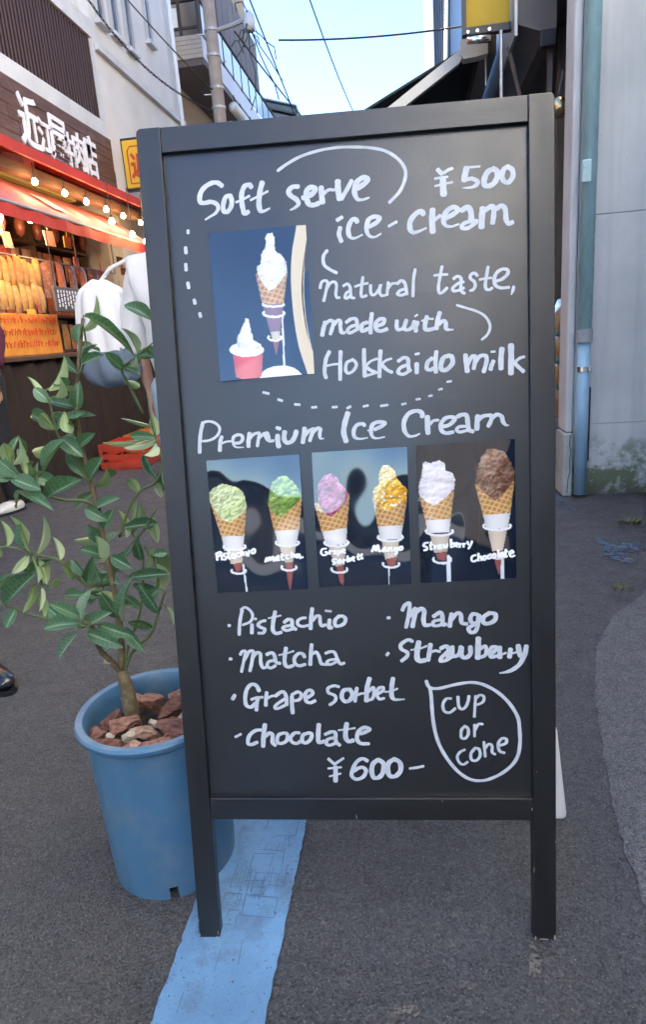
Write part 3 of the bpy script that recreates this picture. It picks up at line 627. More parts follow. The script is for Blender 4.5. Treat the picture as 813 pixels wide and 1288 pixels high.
# retractable awning with beige arm, dark canopy
AW=T_('green_awning','dark green retractable awning on a beige folding arm','awning',loc=(.5,5,2.6))
P_(MB().add([(.62,5.0,2.80),(-.75,5.0,2.215),(-.75,8.6,2.215),(.62,8.6,2.80),(.62,5.0,2.785),(-.75,5.0,2.20),(-.75,8.6,2.20),(.62,8.6,2.785)],[(0,1,2,3),(7,6,5,4),(0,4,5,1),(1,5,6,2),(2,6,7,3),(3,7,4,0)]),'canopy',MA['green_canopy'],AW)
P_(MB().prism([(.50,2.745),(.40,2.745),(.385,2.70),(.385,2.645),(.41,2.615),(.50,2.62),(.56,2.63),(.56,2.745)],4.90,4.99,'y'),'arm_bracket',MA['beige_metal'],AW)
P_(MB().prism([(.42,2.66),(.38,2.60),(-.78,1.93),(-.80,1.985),(.39,2.68)],4.92,4.97,'y'),'arm',MA['beige_metal'],AW)
P_(MB().box(-.78,-.72,4.95,8.6,2.0,2.195),'front_bar',MA['beige_metal'],AW)
P_(MB().box(.52,.62,4.95,8.6,2.64,2.775),'cassette',MA['brown_metal'],AW)
P_(MB().tube([(.55,4.94,2.62),(.55,4.94,2.46)],.006,6),'chain',MA['grey_metal'],AW)
YW=T_('yellow_awning_box','yellow fabric awning panel in dark frame at the top right','awning',loc=(.55,4.6,2.7))
P_(MB().box(.40,.655,4.60,4.615,2.67,3.6),'yellow_panel',MA['yellow_cloth'],YW)
P_(MB().box(.375,.399,4.57,4.63,2.63,3.6).box(.3995,.66,4.58,4.63,2.63,2.669),'dark_frame',MA['black_metal'],YW)
P_(MB().tube([(.40,4.575,2.60),(.54,4.575,2.595)],.022,12),'chrome_tube',MA['chrome'],YW,smooth=True)
for x in (.405,.46,.53): P_(MB().tube([(x,4.56,2.635),(x,4.548,2.635)],.008,8),'rivet',MA['chrome'],YW)
P_(MB().tube([(.60,4.58,2.63),(.60,4.58,2.2),(.605,4.58,1.6)],.010,6),'steel_rod',MA['grey_metal'],YW)
P_(MB().tube([(.66,4.7,2.58),(.79,4.75,2.1),(.85,4.75,1.7)],.013,6),'brown_rod',MA['brown_metal'],YW)
CB=T_('canopy_frame','brown metal shop canopy with side beam under the top right corner','canopy',loc=(.85,5,2.7))
P_(MB().prism([(.68,2.62),(.84,2.56),(.90,2.56),(.90,3.2),(.68,3.2)],4.5,7,'y'),'canopy_box',MA['brown_metal'],CB)
P_(MB().box(.66,.676,4.46,7,2.55,3.2),'edge_strip',MA['grey_metal'],CB)
P_(MB().bbox(.80,.89,4.44,4.495,2.47,2.56,.008),'end_block',MA['black_metal'],CB)
P_(MB().box(.905,1.07,4.4,7,2.72,2.80),'inner_beam',MA['brown_metal'],CB)
P_(MB().box(.86,.885,4.52,4.56,0,2.55),'strut',MA['brown_metal'],CB)
LP=T_('wall_lamp','round brass bulkhead lamp beside the pillar','lamp',loc=(.80,3.95,2.03))
P_(MB().lathe([(.001,-.0),(.03,0),(.045,.03),(.045,.05),(.03,.085),(.001,.09)],14,(.815,3.97,1.985)),'shade',mat('brass',(.5,.38,.2),.25,metal=1.),LP,smooth=True)
P_(MB().tube([(.815,3.99,2.07),(.84,4.0,2.2),(.95,4.1,2.25)],.01,6),'bracket',MA['black_metal'],LP)
# towers far down the right side
TW=T_('ribbed_tower','dark blue ribbed tower far down the right side','building',loc=(3,24,0))
P_(MB().box(1.45,8,21.8,30,0,16),'pale_wall',MA['pale_tower'],TW)
P_(MB().box(.98,1.449,21.82,30,0,16),'corner_bay',MA['tower'],TW)
for k in range(7): P_(MB().box(.985+k*.067,1.02+k*.067,21.77,21.818,0,16),'rib',MA['tower'],TW)
P_(MB().tube([(1.45,21.7,12),(1.26,21.7,7.0)],.05,8),'white_brace',MA['white_plastic'],TW)
P_(MB().tube([(1.52,21.7,12),(1.33,21.7,7.0)],.03,8),'dark_brace',MA['black_metal'],TW)
G_=T_('end_building','low pale building closing the far end of the street','building',loc=(-1,60,0))
P_(MB().box(-9,9,60,66,0,5),'wall',MA['white_wall'],G_)
for k in range(6): P_(MB().box(-7+k*2.5,-5.6+k*2.5,59.95,59.998,2,3.6),'window',MA['glass'],G_)

BH=T_('added_reflection_row','low dark shop row closing the street behind the viewpoint','building',loc=(0,-42,0))  # unseen row added so the glossy prints mirror a dark skyline
P_(MB().box(-9,9,-44,-40,0,1.9),'wall',MA['brown_metal'],BH)
P_(MB().prism([(-9,1.902),(9,1.902),(6,2.7),(-2,2.3),(-6,2.8)],-44,-40.2,'y'),'roof',MA['dark'],BH)
for k in range(5): P_(MB().box(-6+k*2.6,-4.4+k*2.6,-39.998,-39.96,.2,2.1),'shopfront_glass',MA['glass'],BH)

RL=T_('added_shade_building','plain off-white building continuing the left side of the street behind the viewpoint','building',loc=(-5,-9,0))  # unseen block added to keep sun off the road the prints mirror
P_(MB().box(-9,-3.1,-15,-4.05,0,4.8),'wall',MA['white_wall'],RL)
for k in range(3): P_(MB().box(-3.099,-3.06,-13.5+k*3.2,-11.6+k*3.2,.1,2.5),'shopfront_glass',MA['glass'],RL)

# baked outlines, in tenths of a millimetre on the board plane (lettering, print shapes) and metres (plant)
LETTERING = {
 'soft_serve': [(69,'t',[-1786,12187,-1853,12235,-1942,12237,-2051,12187,-2120,12102,-2136,11995,-2076,11966,-1969,11975,-1883,11935,-1866,11876,-1909,11813,-1992,11769,-2072,11730]),(65,'',[-1672,12044,-1744,12024,-1787,11920,-1784,11829,-1732,11817,-1674,11879,-1655,11960,-1672,12044]),(69,'',[-1350,12135,-1383,12173,-1454,12151,-1501,12048,-1504,11916,-1488,11816,-1473,11773,-1415,11794]),(40,'',[-1591,11942,-1492,11973,-1387,12015]),(72,'t',[-1184,12188,-1222,12076,-1250,11914,-1239,11806,-1187,11786,-1094,11820]),(36,'',[-1373,11956,-1244,12004,-1110,12060]),(70,'t',[-651,12092,-742,12092,-803,12030,-762,11966,-687,11911,-664,11848,-719,11802,-786,11775]),(76,'',[-595,11929,-463,11968,-408,12037,-458,12070,-525,12034,-542,11937,-509,11836,-432,11819,-366,11838]),(76,'',[-316,12055,-316,11957,-308,11846]),(49,'',[-295,11956,-215,12011,-133,12005]),(81,'',[-69,12121,-73,12012,-54,11877]),(60,'',[-28,11875,68,12014,131,12114]),(76,'t',[221,12003,326,12067,362,12125,291,12143,199,12077,168,11958,203,11858,279,11840,375,11862])],
 'arc': [(46,'',[-945,12334,-816,12409,-604,12502,-343,12561,-61,12584,194,12571,446,12537,646,12476,819,12355,910,12204,898,12061,817,11910,668,11775])],
 'price_500': [(61,'',[1375,12171,1407,12136,1432,12112]),(47,'',[1465,12121,1524,12156,1583,12171]),(40,'',[1330,12051,1422,12060,1514,12064]),(36,'',[1331,11950,1453,11970,1582,11984]),(87,'',[1446,12034,1447,11930,1451,11826]),(79,'',[1782,12160,1764,12082,1745,11996]),(36,'',[1798,12170,1881,12168,1972,12169]),(61,'t',[1787,12006,1862,12011,1936,11966,1918,11919,1843,11893,1727,11893]),(76,'',[2169,12123,2086,12089,2035,11998,2034,11918,2092,11893,2166,11924,2217,12008,2210,12088,2161,12123]),(69,'',[2375,12138,2309,12104,2283,12019,2307,11946,2372,11925,2431,11992,2431,12079,2375,12131])],
 'ice_cream': [(61,'',[-65,11473,-86,11384,-56,11283]),(58,'',[-103,11583,-32,11619]),(65,'t',[188,11538,164,11580,103,11560,55,11456,68,11348,136,11311,258,11352]),(65,'t',[365,11459,470,11509,515,11572,439,11593,360,11558,322,11454,344,11346,428,11307,532,11349]),(43,'',[647,11444,707,11473,763,11497]),(72,'t',[1154,11577,1124,11620,1038,11585,961,11489,958,11377,1010,11332,1095,11347,1191,11381]),(81,'',[1288,11628,1278,11487,1281,11324]),(54,'',[1310,11485,1396,11539]),(72,'t',[1468,11494,1585,11546,1649,11602,1587,11643,1491,11593,1441,11485,1466,11402,1549,11376,1661,11403]),(77,'',[1701,11588,1795,11628,1836,11548,1844,11436,1917,11421]),(59,'',[1813,11429,1728,11404,1706,11345,1790,11339,1896,11402]),(81,'',[2003,11597,1991,11477,1982,11340]),(68,'',[2023,11555,2128,11618,2159,11585,2157,11485,2141,11385]),(68,'',[2179,11564,2273,11613,2324,11553,2333,11422,2373,11359,2425,11375])],
 'natural_taste': [(47,'',[-273,11165,-325,11101,-337,11019,-314,10950,-230,10886,-145,10839]),(42,'',[-402,10638,-378,10715,-325,10741,-286,10709,-311,10603,-356,10448]),(42,'',[-311,10613,-246,10697,-184,10713,-155,10662,-171,10535,-153,10484,-116,10482]),(42,'',[-54,10646,8,10671,46,10619,52,10511,61,10471,107,10462]),(42,'',[34,10571,-18,10535,-35,10477,-1,10465,52,10511]),(42,'',[241,10754,219,10628,205,10511,223,10471,285,10486]),(38,'',[118,10625,210,10648,312,10661]),(42,'',[351,10629,348,10541,366,10491,417,10498,470,10563,503,10630,479,10533,507,10473,562,10473]),(42,'',[614,10652,601,10565,588,10477]),(42,'',[612,10574,664,10629,724,10635]),(46,'',[744,10624,806,10669,855,10627,872,10538,880,10469]),(46,'',[862,10548,781,10524,743,10481,799,10458,880,10484]),(42,'',[1014,10814,986,10676,969,10434]),(43,'',[1404,10827,1375,10700,1348,10563,1351,10467,1395,10456,1471,10520]),(41,'',[1286,10709,1384,10713,1481,10710]),(45,'',[1568,10644,1622,10675,1674,10646,1672,10542,1676,10464,1723,10426]),(45,'',[1714,10591,1628,10571,1556,10515,1564,10471,1635,10475,1715,10505]),(45,'',[1912,10665,1869,10706,1816,10680,1815,10628,1867,10582,1878,10520,1847,10471,1806,10461]),(45,'',[2068,10778,2044,10656,2024,10520,2041,10467,2085,10456,2123,10479]),(41,'',[1946,10608,2034,10619,2113,10621]),(49,'',[2174,10571,2261,10591,2341,10654,2350,10713,2281,10735,2193,10690,2153,10598,2173,10510,2251,10471,2365,10472]),(41,'t',[2431,10477,2420,10426,2395,10367])],
 'made_with': [(61,'',[-350,10137,-381,10044,-403,9951]),(54,'',[-342,10119,-279,10158,-227,10138,-239,10070,-279,9961]),(54,'',[-220,10095,-165,10151,-121,10140,-124,10063,-111,9977,-67,9966]),(54,'',[-34,10118,47,10164,116,10152,130,10065,128,10006]),(51,'',[122,10074,24,10046,-22,9989,21,9961,128,10006]),(58,'',[281,10099,210,10078,189,10002,214,9975,286,10005]),(58,'',[355,10222,333,10088,324,9943]),(58,'',[435,10039,515,10068,534,10126,483,10138,420,10099,400,10024,433,9971,494,9962,573,9985]),(55,'',[720,10094,717,9995,746,9964,818,9989,862,10096]),(55,'',[862,10096,828,9989,867,9953,939,9982,982,10069]),(59,'',[1028,10056,1000,9988,998,9929]),(29,'',[990,10143,1027,10164]),(63,'',[1165,10127,1136,10020,1140,9950,1190,9938,1260,9949]),(32,'',[1089,10072,1174,10093,1258,10091]),(63,'',[1356,10174,1323,10068,1300,9947]),(59,'t',[1332,10008,1403,10053,1442,10021,1441,9943,1490,9920,1550,9920]),(38,'',[1607,10266,1736,10219,1893,10161,2011,10085,2078,9974,2077,9885,2036,9809,1962,9750])],
 'hokkaido_milk': [(55,'',[-307,9701,-359,9607,-386,9487,-391,9385,-373,9319]),(55,'',[-136,9696,-149,9535,-161,9281]),(38,'',[-358,9496,-264,9511,-161,9515]),(48,'',[48,9564,-46,9529,-71,9429,-43,9371,31,9393,90,9471,78,9532,32,9569]),(57,'',[218,9706,212,9535,213,9312]),(38,'',[229,9463,314,9529,408,9560]),(51,'',[239,9447,299,9399,390,9354]),(42,'',[234,9317,307,9334,380,9354]),(57,'',[463,9672,447,9502,433,9290]),(38,'',[466,9471,540,9527,622,9549]),(51,'',[472,9470,555,9385,625,9347]),(55,'',[723,9507,806,9552,866,9529,873,9418,881,9347]),(53,'',[864,9449,750,9405,717,9336,798,9311,902,9366]),(63,'',[996,9452,992,9321]),(42,'',[980,9593,1035,9600]),(59,'',[1226,9519,1164,9472,1141,9383,1191,9351,1252,9377]),(59,'',[1293,9615,1275,9476,1277,9316]),(67,'',[1478,9545,1397,9520,1354,9412,1373,9341,1444,9347,1526,9433,1518,9523,1478,9545]),(67,'',[1719,9541,1727,9431,1741,9301]),(57,'',[1747,9400,1809,9507,1859,9514,1858,9444,1836,9336]),(59,'',[1857,9424,1929,9510,2009,9515,2028,9455,2006,9356,1981,9282]),(59,'',[2127,9429,2096,9361,2085,9312]),(38,'',[2099,9566,2149,9567]),(72,'',[2252,9601,2237,9463,2235,9314]),(80,'',[2384,9643,2386,9455,2379,9236]),(46,'',[2435,9392,2504,9448,2574,9468]),(55,'',[2435,9383,2493,9320,2562,9256])],
 'premium_ice_cream': [(54,'',[-2329,8730,-2370,8597,-2396,8446,-2412,8280]),(42,'',[-2344,8734,-2235,8753,-2129,8721,-2068,8643,-2094,8554,-2168,8489,-2271,8456,-2365,8453]),(57,'',[-2043,8506,-2072,8432,-2089,8296]),(33,'',[-2058,8401,-1979,8427,-1902,8431]),(51,'t',[-1857,8399,-1765,8402,-1715,8460,-1734,8514,-1795,8524,-1859,8490,-1870,8400,-1831,8337,-1708,8327]),(60,'',[-1602,8538,-1624,8441,-1633,8336]),(48,'',[-1607,8456,-1542,8520,-1464,8539,-1450,8516,-1471,8434,-1492,8337]),(48,'',[-1454,8463,-1381,8520,-1327,8533,-1310,8487,-1302,8441]),(51,'',[-1368,8524,-1342,8450,-1298,8407,-1234,8409]),(72,'',[-1166,8487,-1170,8406,-1157,8315]),(61,'',[-1173,8604,-1123,8588]),(69,'',[-1053,8536,-1068,8438,-1035,8373,-962,8379,-903,8448,-871,8536]),(65,'',[-742,8575,-756,8477,-780,8361]),(54,'',[-738,8467,-672,8536,-598,8559,-629,8489,-670,8383]),(54,'t',[-619,8506,-543,8566,-499,8554,-511,8484,-506,8412,-452,8406]),(76,'',[-66,8774,-118,8625,-142,8484,-111,8349]),(58,'t',[184,8575,141,8604,59,8581,11,8495,25,8405,105,8375,221,8387]),(61,'t',[333,8506,442,8554,488,8600,400,8618,309,8587,276,8500,294,8402,364,8372,480,8388]),(25,'',[226,8497,261,8495]),(65,'t',[1055,8666,1056,8718,979,8757,854,8720,780,8600,785,8467,844,8385,932,8381,1013,8412]),(72,'',[1134,8660,1131,8537,1137,8413]),(47,'',[1157,8536,1220,8594,1299,8603]),(61,'',[1349,8500,1455,8522,1544,8605,1492,8639,1396,8621,1333,8536,1339,8448,1408,8401,1514,8413]),(65,'',[1580,8638,1650,8666,1719,8649,1734,8543,1750,8437,1810,8408]),(51,'',[1733,8491,1611,8488,1567,8446,1610,8409,1732,8430]),(72,'',[1884,8632,1873,8537,1868,8441]),(60,'',[1891,8571,1961,8628,2065,8636,2091,8613,2073,8545,2037,8476]),(60,'t',[2099,8596,2169,8644,2237,8606,2254,8536,2296,8482,2339,8474])],
 'pistachio': [(61,'',[-2138,5476,-2119,5476]),(51,'',[-1902,5720,-1939,5585,-1963,5449,-1975,5322]),(43,'',[-1920,5730,-1851,5773,-1768,5716,-1735,5628,-1780,5532,-1907,5482]),(58,'',[-1754,5483,-1766,5346]),(47,'',[-1706,5579,-1682,5575]),(51,'',[-1531,5546,-1608,5528,-1659,5471,-1604,5431,-1549,5400,-1581,5342,-1658,5340]),(61,'',[-1365,5687,-1404,5533,-1420,5388,-1372,5328,-1285,5346]),(32,'',[-1481,5583,-1385,5601,-1279,5623]),(58,'',[-1229,5510,-1160,5556,-1104,5536,-1100,5439,-1046,5389]),(51,'',[-1108,5458,-1223,5441,-1253,5403,-1189,5373,-1092,5400]),(50,'',[-877,5576,-947,5569,-1009,5526,-1004,5464,-936,5436,-840,5451]),(60,'',[-766,5724,-791,5565,-808,5397]),(53,'',[-767,5529,-703,5599,-652,5589,-648,5491,-625,5437,-564,5454]),(60,'',[-497,5532,-509,5408,-463,5407]),(43,'',[-553,5683,-468,5672]),(56,'',[-343,5590,-406,5530,-410,5441,-342,5431,-263,5473,-242,5552,-292,5589,-352,5587])],
 'matcha': [(58,'',[-2157,4915,-2128,4915]),(47,'',[-1978,4987,-1946,5036,-1897,5045,-1901,4976,-1939,4838,-1977,4695]),(54,'',[-1916,4897,-1830,5033,-1763,5032,-1779,4934,-1805,4816,-1837,4707]),(54,'',[-1790,4914,-1707,5011,-1650,4991,-1649,4852,-1625,4763,-1568,4762]),(58,'',[-1545,4979,-1467,5007,-1421,4966,-1399,4848,-1334,4827]),(51,'',[-1417,4878,-1514,4860,-1547,4791,-1491,4751,-1412,4789]),(61,'',[-1224,5080,-1249,4963,-1257,4825,-1213,4765,-1126,4784]),(32,'',[-1345,4965,-1219,4992,-1103,5029]),(56,'',[-928,4926,-960,4981,-1030,4982,-1094,4911,-1090,4821,-1023,4780,-925,4803]),(60,'',[-804,5130,-824,4978,-844,4798]),(53,'',[-795,4977,-733,5003,-693,4922,-664,4813,-578,4794]),(50,'',[-586,4982,-507,5008,-439,4988,-393,4862,-352,4798,-291,4815]),(46,'',[-427,4881,-531,4865,-577,4821,-517,4792,-420,4836])],
 'grape_sorbet': [(61,'',[-2154,4234,-2114,4298]),(61,'',[-1707,4368,-1741,4449,-1817,4480,-1899,4411,-1942,4271,-1936,4130,-1860,4089,-1789,4149]),(51,'',[-1843,4220,-1753,4249,-1656,4257]),(61,'',[-1735,4238,-1760,4148,-1770,4037]),(58,'',[-1583,4337,-1600,4227,-1610,4116]),(43,'',[-1580,4236,-1500,4275,-1432,4274]),(58,'',[-1442,4275,-1342,4343,-1285,4322,-1262,4222,-1267,4122]),(51,'',[-1291,4222,-1411,4144,-1463,4084,-1416,4059,-1257,4132]),(61,'',[-1173,4261,-1177,4121,-1173,3980]),(54,'',[-1171,4291,-1073,4339,-1017,4299,-1041,4219,-1119,4190,-1166,4211]),(58,'',[-925,4237,-836,4296,-842,4356,-909,4357,-957,4278,-937,4178,-871,4153,-793,4186]),(51,'',[-397,4417,-474,4435,-569,4398,-572,4322,-482,4278,-453,4224,-487,4160,-561,4113]),(66,'',[-231,4371,-324,4351,-360,4244,-311,4168,-228,4189,-183,4285,-221,4371]),(55,'',[-107,4391,-132,4273,-147,4166]),(43,'',[-123,4262,-50,4294,22,4303]),(70,'',[103,4548,56,4388,38,4174]),(51,'',[74,4324,158,4398,165,4291,131,4205,48,4179]),(51,'',[215,4279,309,4342,311,4395,250,4386,206,4301,243,4204,325,4213]),(70,'t',[478,4542,453,4404,448,4255,497,4190,649,4192]),(35,'',[339,4320,441,4329,543,4371])],
 'chocolate': [(43,'',[-2152,3574,-2056,3624]),(61,'',[-1719,3692,-1808,3683,-1911,3602,-1948,3480,-1901,3438,-1791,3479]),(69,'',[-1645,3783,-1675,3621,-1697,3406]),(61,'',[-1648,3580,-1576,3640,-1530,3599,-1537,3477,-1491,3425]),(58,'',[-1342,3638,-1432,3598,-1458,3486,-1392,3455,-1301,3505,-1285,3617,-1342,3638]),(58,'',[-1081,3636,-1158,3636,-1231,3556,-1215,3484,-1139,3453,-1069,3493]),(61,'',[-936,3634,-1025,3595,-1040,3493,-983,3462,-903,3523,-879,3614,-936,3638]),(70,'',[-754,3776,-773,3597,-768,3476,-674,3486]),(59,'',[-658,3607,-552,3650,-490,3627,-486,3485,-427,3419]),(55,'',[-504,3551,-620,3519,-645,3442,-583,3420,-477,3463]),(74,'',[-297,3789,-324,3637,-318,3527,-268,3483,-206,3500]),(35,'',[-436,3677,-301,3691,-166,3712]),(63,'',[-77,3613,7,3645,70,3688,-11,3721,-106,3657,-142,3526,-84,3449,50,3441])],
 'price_600': [(52,'',[-623,3180,-534,3093]),(44,'',[-522,3093,-378,3191]),(39,'',[-638,3014,-420,3035]),(35,'',[-621,2875,-436,2924]),(70,'',[-513,3043,-524,2795]),(61,'',[14,3144,-65,3184,-160,3128,-235,2993,-252,2881,-173,2824,-66,2868,-16,2967,-60,3029,-142,3017,-213,2968]),(74,'',[188,3163,104,3090,77,2967,107,2856,188,2855,260,2942,277,3089,199,3163]),(74,'',[453,3174,358,3101,342,2966,374,2880,466,2879,549,2977,542,3112,453,3174]),(48,'',[699,3009,814,3025,918,3049])],
 'mango': [(58,'',[426,5542,456,5546]),(58,'',[663,5663,702,5738,772,5775,773,5661,744,5509,711,5382]),(67,'',[770,5559,871,5684,856,5583,814,5393]),(67,'',[857,5608,957,5681,1004,5630,988,5503,1010,5414,1083,5412]),(63,'',[1148,5550,1247,5611,1282,5560,1291,5420,1339,5419]),(53,'',[1280,5496,1158,5474,1132,5411,1205,5397,1303,5432]),(67,'',[1428,5581,1414,5493,1394,5387]),(63,'',[1426,5493,1513,5592,1572,5565,1582,5439,1666,5416]),(63,'',[1837,5559,1753,5573,1716,5486,1763,5422,1848,5458,1849,5558,1822,5357,1772,5282,1712,5284,1689,5348,1787,5409]),(67,'',[2006,5580,1921,5519,1919,5431,2003,5416,2100,5477,2097,5565,2006,5585])],
 'strawberry': [(48,'',[392,4932,418,4965]),(58,'',[807,5150,734,5177,621,5102,631,5025,715,4972,713,4907,624,4831]),(82,'',[905,5135,876,4994,872,4866,921,4826,995,4838]),(34,'',[778,5009,926,5032,1025,5069]),(67,'',[1087,5093,1067,4965,1044,4837]),(48,'',[1084,4965,1158,4989,1231,4975]),(63,'',[1245,5026,1331,5062,1366,5010,1351,4882]),(58,'',[1341,4960,1253,4871,1240,4820,1313,4826,1412,4881]),(67,'',[1428,5048,1426,4932,1461,4893,1535,4930,1562,5045]),(67,'',[1574,5032,1571,4904,1631,4864,1706,4927,1708,5042]),(82,'',[1837,5176,1829,5034,1821,4858]),(57,'',[1863,5008,1935,5049,1958,4981,1941,4906,1869,4869]),(60,'',[2020,4905,2101,4987,2117,5028,2046,5030,2005,4955,2028,4871,2115,4886]),(70,'',[2165,5027,2162,4860]),(38,'',[2179,4902,2258,4934]),(70,'',[2330,4991,2313,4866]),(35,'',[2329,4916,2416,4939]),(76,'',[2448,5047,2463,4938,2486,4879]),(73,'',[2574,5036,2549,4903,2509,4820]),(66,'t',[2533,4861,2461,4737,2366,4663,2271,4623,2159,4605])],
 'cup_or_cone': [(53,'',[1005,4490,1029,4421,1082,4370,1222,4368,1439,4420,1675,4457,1846,4436,2015,4361,2184,4234,2331,4061,2435,3855,2459,3648,2463,3441,2430,3233,2342,3070,2168,2919,1950,2814,1776,2795,1624,2838,1473,2956,1324,3145,1209,3357,1138,3567,1100,3800,1084,4031,1078,4215,1061,4375]),(46,'',[1391,4192,1315,4189,1259,4098,1278,3983,1364,3959,1452,4026]),(46,'',[1499,4220,1507,4072,1549,4014,1614,4047,1659,4150,1671,4230]),(42,'',[1778,4228,1765,4068,1751,3885]),(42,'',[1777,4182,1843,4245,1906,4215,1894,4135,1819,4091,1772,4091]),(46,'',[1597,3726,1542,3657,1539,3541,1593,3517,1648,3586,1644,3690,1586,3730]),(42,'',[1753,3747,1749,3551]),(42,'',[1758,3655,1813,3758,1882,3757]),(42,'',[1589,3326,1512,3285,1467,3203,1498,3109,1563,3074,1633,3120]),(46,'',[1752,3353,1686,3260,1695,3155,1771,3143,1830,3224,1817,3329,1753,3358]),(42,'',[1895,3457,1903,3329,1912,3208]),(42,'',[1915,3352,1970,3421,2023,3386,2021,3282,2068,3246]),(46,'',[2152,3397,2238,3431,2250,3500,2175,3512,2120,3420,2140,3304,2215,3269])],
 'dots': [(42,'',[-2346,11596,-2349,11556]),(49,'',[-2403,11354,-2402,11274]),(49,'',[-2419,11114,-2419,11027]),(49,'',[-2406,10841,-2399,10765]),(49,'',[-2327,10586,-2318,10533]),(49,'',[-2255,10383,-2246,10335]),(44,'',[-1351,9151,-1267,9129]),(44,'',[-1125,9032,-1064,9010]),(44,'',[-871,8947,-798,8937]),(44,'',[-612,8886,-544,8888]),(44,'',[-295,8873,-229,8875]),(42,'',[-72,8847,-23,8871]),(42,'',[176,8862,243,8873]),(42,'',[440,8856,543,8867]),(37,'',[758,8864,818,8875]),(37,'',[974,8926,1033,8933]),(37,'',[1165,8966,1212,8973]),(37,'',[1315,9053,1362,9064]),(37,'',[1441,9163,1500,9169])],
 'cap_pistachio': [(29,'',[-2240,6676,-2236,6572]),(29,'',[-2233,6676,-2183,6697,-2175,6652,-2228,6625]),(27,'',[-2160,6641,-2160,6574]),(21,'',[-2157,6680,-2150,6685]),(25,'',[-2085,6671,-2123,6662,-2121,6628,-2089,6612,-2102,6577,-2134,6573]),(27,'',[-2044,6725,-2055,6615,-2031,6581]),(21,'',[-2074,6671,-2018,6685]),(27,'',[-1997,6658,-1959,6667,-1963,6601,-2001,6602,-1998,6647,-1960,6656,-1947,6589]),(25,'',[-1875,6676,-1915,6666,-1922,6622,-1879,6614]),(27,'',[-1845,6730,-1851,6626]),(25,'',[-1845,6664,-1812,6685,-1807,6634]),(27,'',[-1764,6683,-1763,6624]),(29,'',[-1714,6704,-1735,6623]),(27,'',[-1640,6730,-1675,6702,-1667,6658,-1628,6672,-1621,6716,-1647,6730])],
 'cap_matcha': [(27,'',[-1466,6519,-1441,6578,-1426,6529,-1396,6590,-1382,6539,-1341,6597,-1330,6526]),(27,'',[-1299,6573,-1253,6607,-1263,6546,-1301,6536,-1288,6573,-1242,6534]),(27,'',[-1197,6632,-1202,6548,-1169,6543]),(21,'',[-1221,6593,-1150,6613]),(25,'',[-1089,6617,-1122,6608,-1125,6559,-1088,6558]),(27,'',[-1043,6660,-1048,6572]),(25,'',[-1042,6605,-1006,6626,-1000,6577]),(27,'',[-947,6624,-977,6598,-956,6569,-927,6597,-919,6623,-907,6557]),(29,'',[-874,6573,-870,6569])],
 'cap_grape_sorbet': [(25,'',[-491,6697,-552,6688,-576,6634,-539,6593,-484,6609,-483,6642,-515,6641]),(25,'',[-439,6662,-441,6608]),(21,'',[-435,6640,-402,6661]),(25,'',[-385,6650,-353,6659,-361,6616,-387,6617,-340,6609]),(25,'',[-310,6658,-313,6577]),(23,'',[-306,6651,-267,6650,-280,6613,-305,6614]),(23,'',[-240,6634,-202,6661,-229,6677,-246,6634,-193,6617]),(27,'',[-337,6528,-391,6518,-393,6486,-355,6469,-395,6442]),(25,'',[-284,6515,-317,6494,-308,6461,-268,6475,-284,6519]),(25,'',[-230,6513,-233,6459]),(21,'',[-225,6491,-194,6512]),(27,'',[-163,6566,-167,6479]),(23,'',[-161,6511,-128,6532,-124,6493,-160,6483]),(23,'',[-101,6509,-57,6534,-78,6552,-101,6514,-59,6486]),(25,'',[9,6593,0,6517,27,6510]),(21,'',[-20,6555,40,6570]),(25,'',[63,6596,49,6526,77,6526])],
 'cap_mango': [(29,'',[224,6630,260,6716,282,6639,313,6725,331,6637,359,6630]),(27,'',[396,6663,429,6688,422,6628,388,6629,402,6657,452,6631]),(27,'',[481,6676,479,6622]),(23,'',[485,6654,518,6681,528,6624]),(25,'',[615,6671,577,6673,571,6629,607,6639,615,6682,603,6585,570,6586]),(27,'',[672,6691,640,6670,656,6637,692,6654,687,6691])],
 'cap_strawberry': [(27,'',[1093,6738,1040,6729,1018,6691,1066,6667,1069,6631,1023,6621]),(25,'',[1135,6743,1128,6639,1153,6634]),(21,'',[1109,6694,1159,6707]),(25,'',[1186,6691,1191,6637]),(21,'',[1192,6670,1222,6690]),(25,'',[1249,6689,1281,6699,1275,6639,1242,6644,1251,6679,1296,6643]),(25,'',[1323,6702,1332,6650,1354,6686,1367,6649,1385,6706]),(29,'',[1439,6775,1441,6655]),(25,'',[1448,6704,1486,6718,1485,6671,1447,6661]),(23,'',[1506,6681,1542,6701,1522,6723,1502,6681,1541,6658]),(25,'',[1569,6711,1572,6651]),(21,'',[1577,6689,1604,6705]),(25,'',[1625,6709,1628,6655]),(21,'',[1631,6692,1657,6708]),(25,'',[1688,6733,1702,6685]),(25,'',[1757,6737,1728,6663,1701,6625])],
 'cap_chocolate': [(25,'',[1809,6521,1757,6501,1745,6447,1780,6420,1822,6445]),(27,'',[1851,6541,1849,6433]),(25,'',[1856,6476,1892,6496,1897,6438]),(25,'',[1944,6506,1919,6474,1939,6441,1968,6466,1954,6505]),(25,'',[2038,6524,1996,6504,2001,6461,2043,6470]),(25,'',[2089,6533,2064,6502,2084,6469,2114,6496,2098,6533]),(27,'',[2152,6585,2155,6477]),(25,'',[2182,6530,2218,6550,2213,6486,2182,6487,2193,6523,2234,6492]),(27,'',[2266,6592,2258,6485,2285,6490]),(21,'',[2238,6550,2296,6563]),(25,'',[2316,6515,2379,6545,2354,6574,2321,6536,2341,6482,2399,6495])],
}
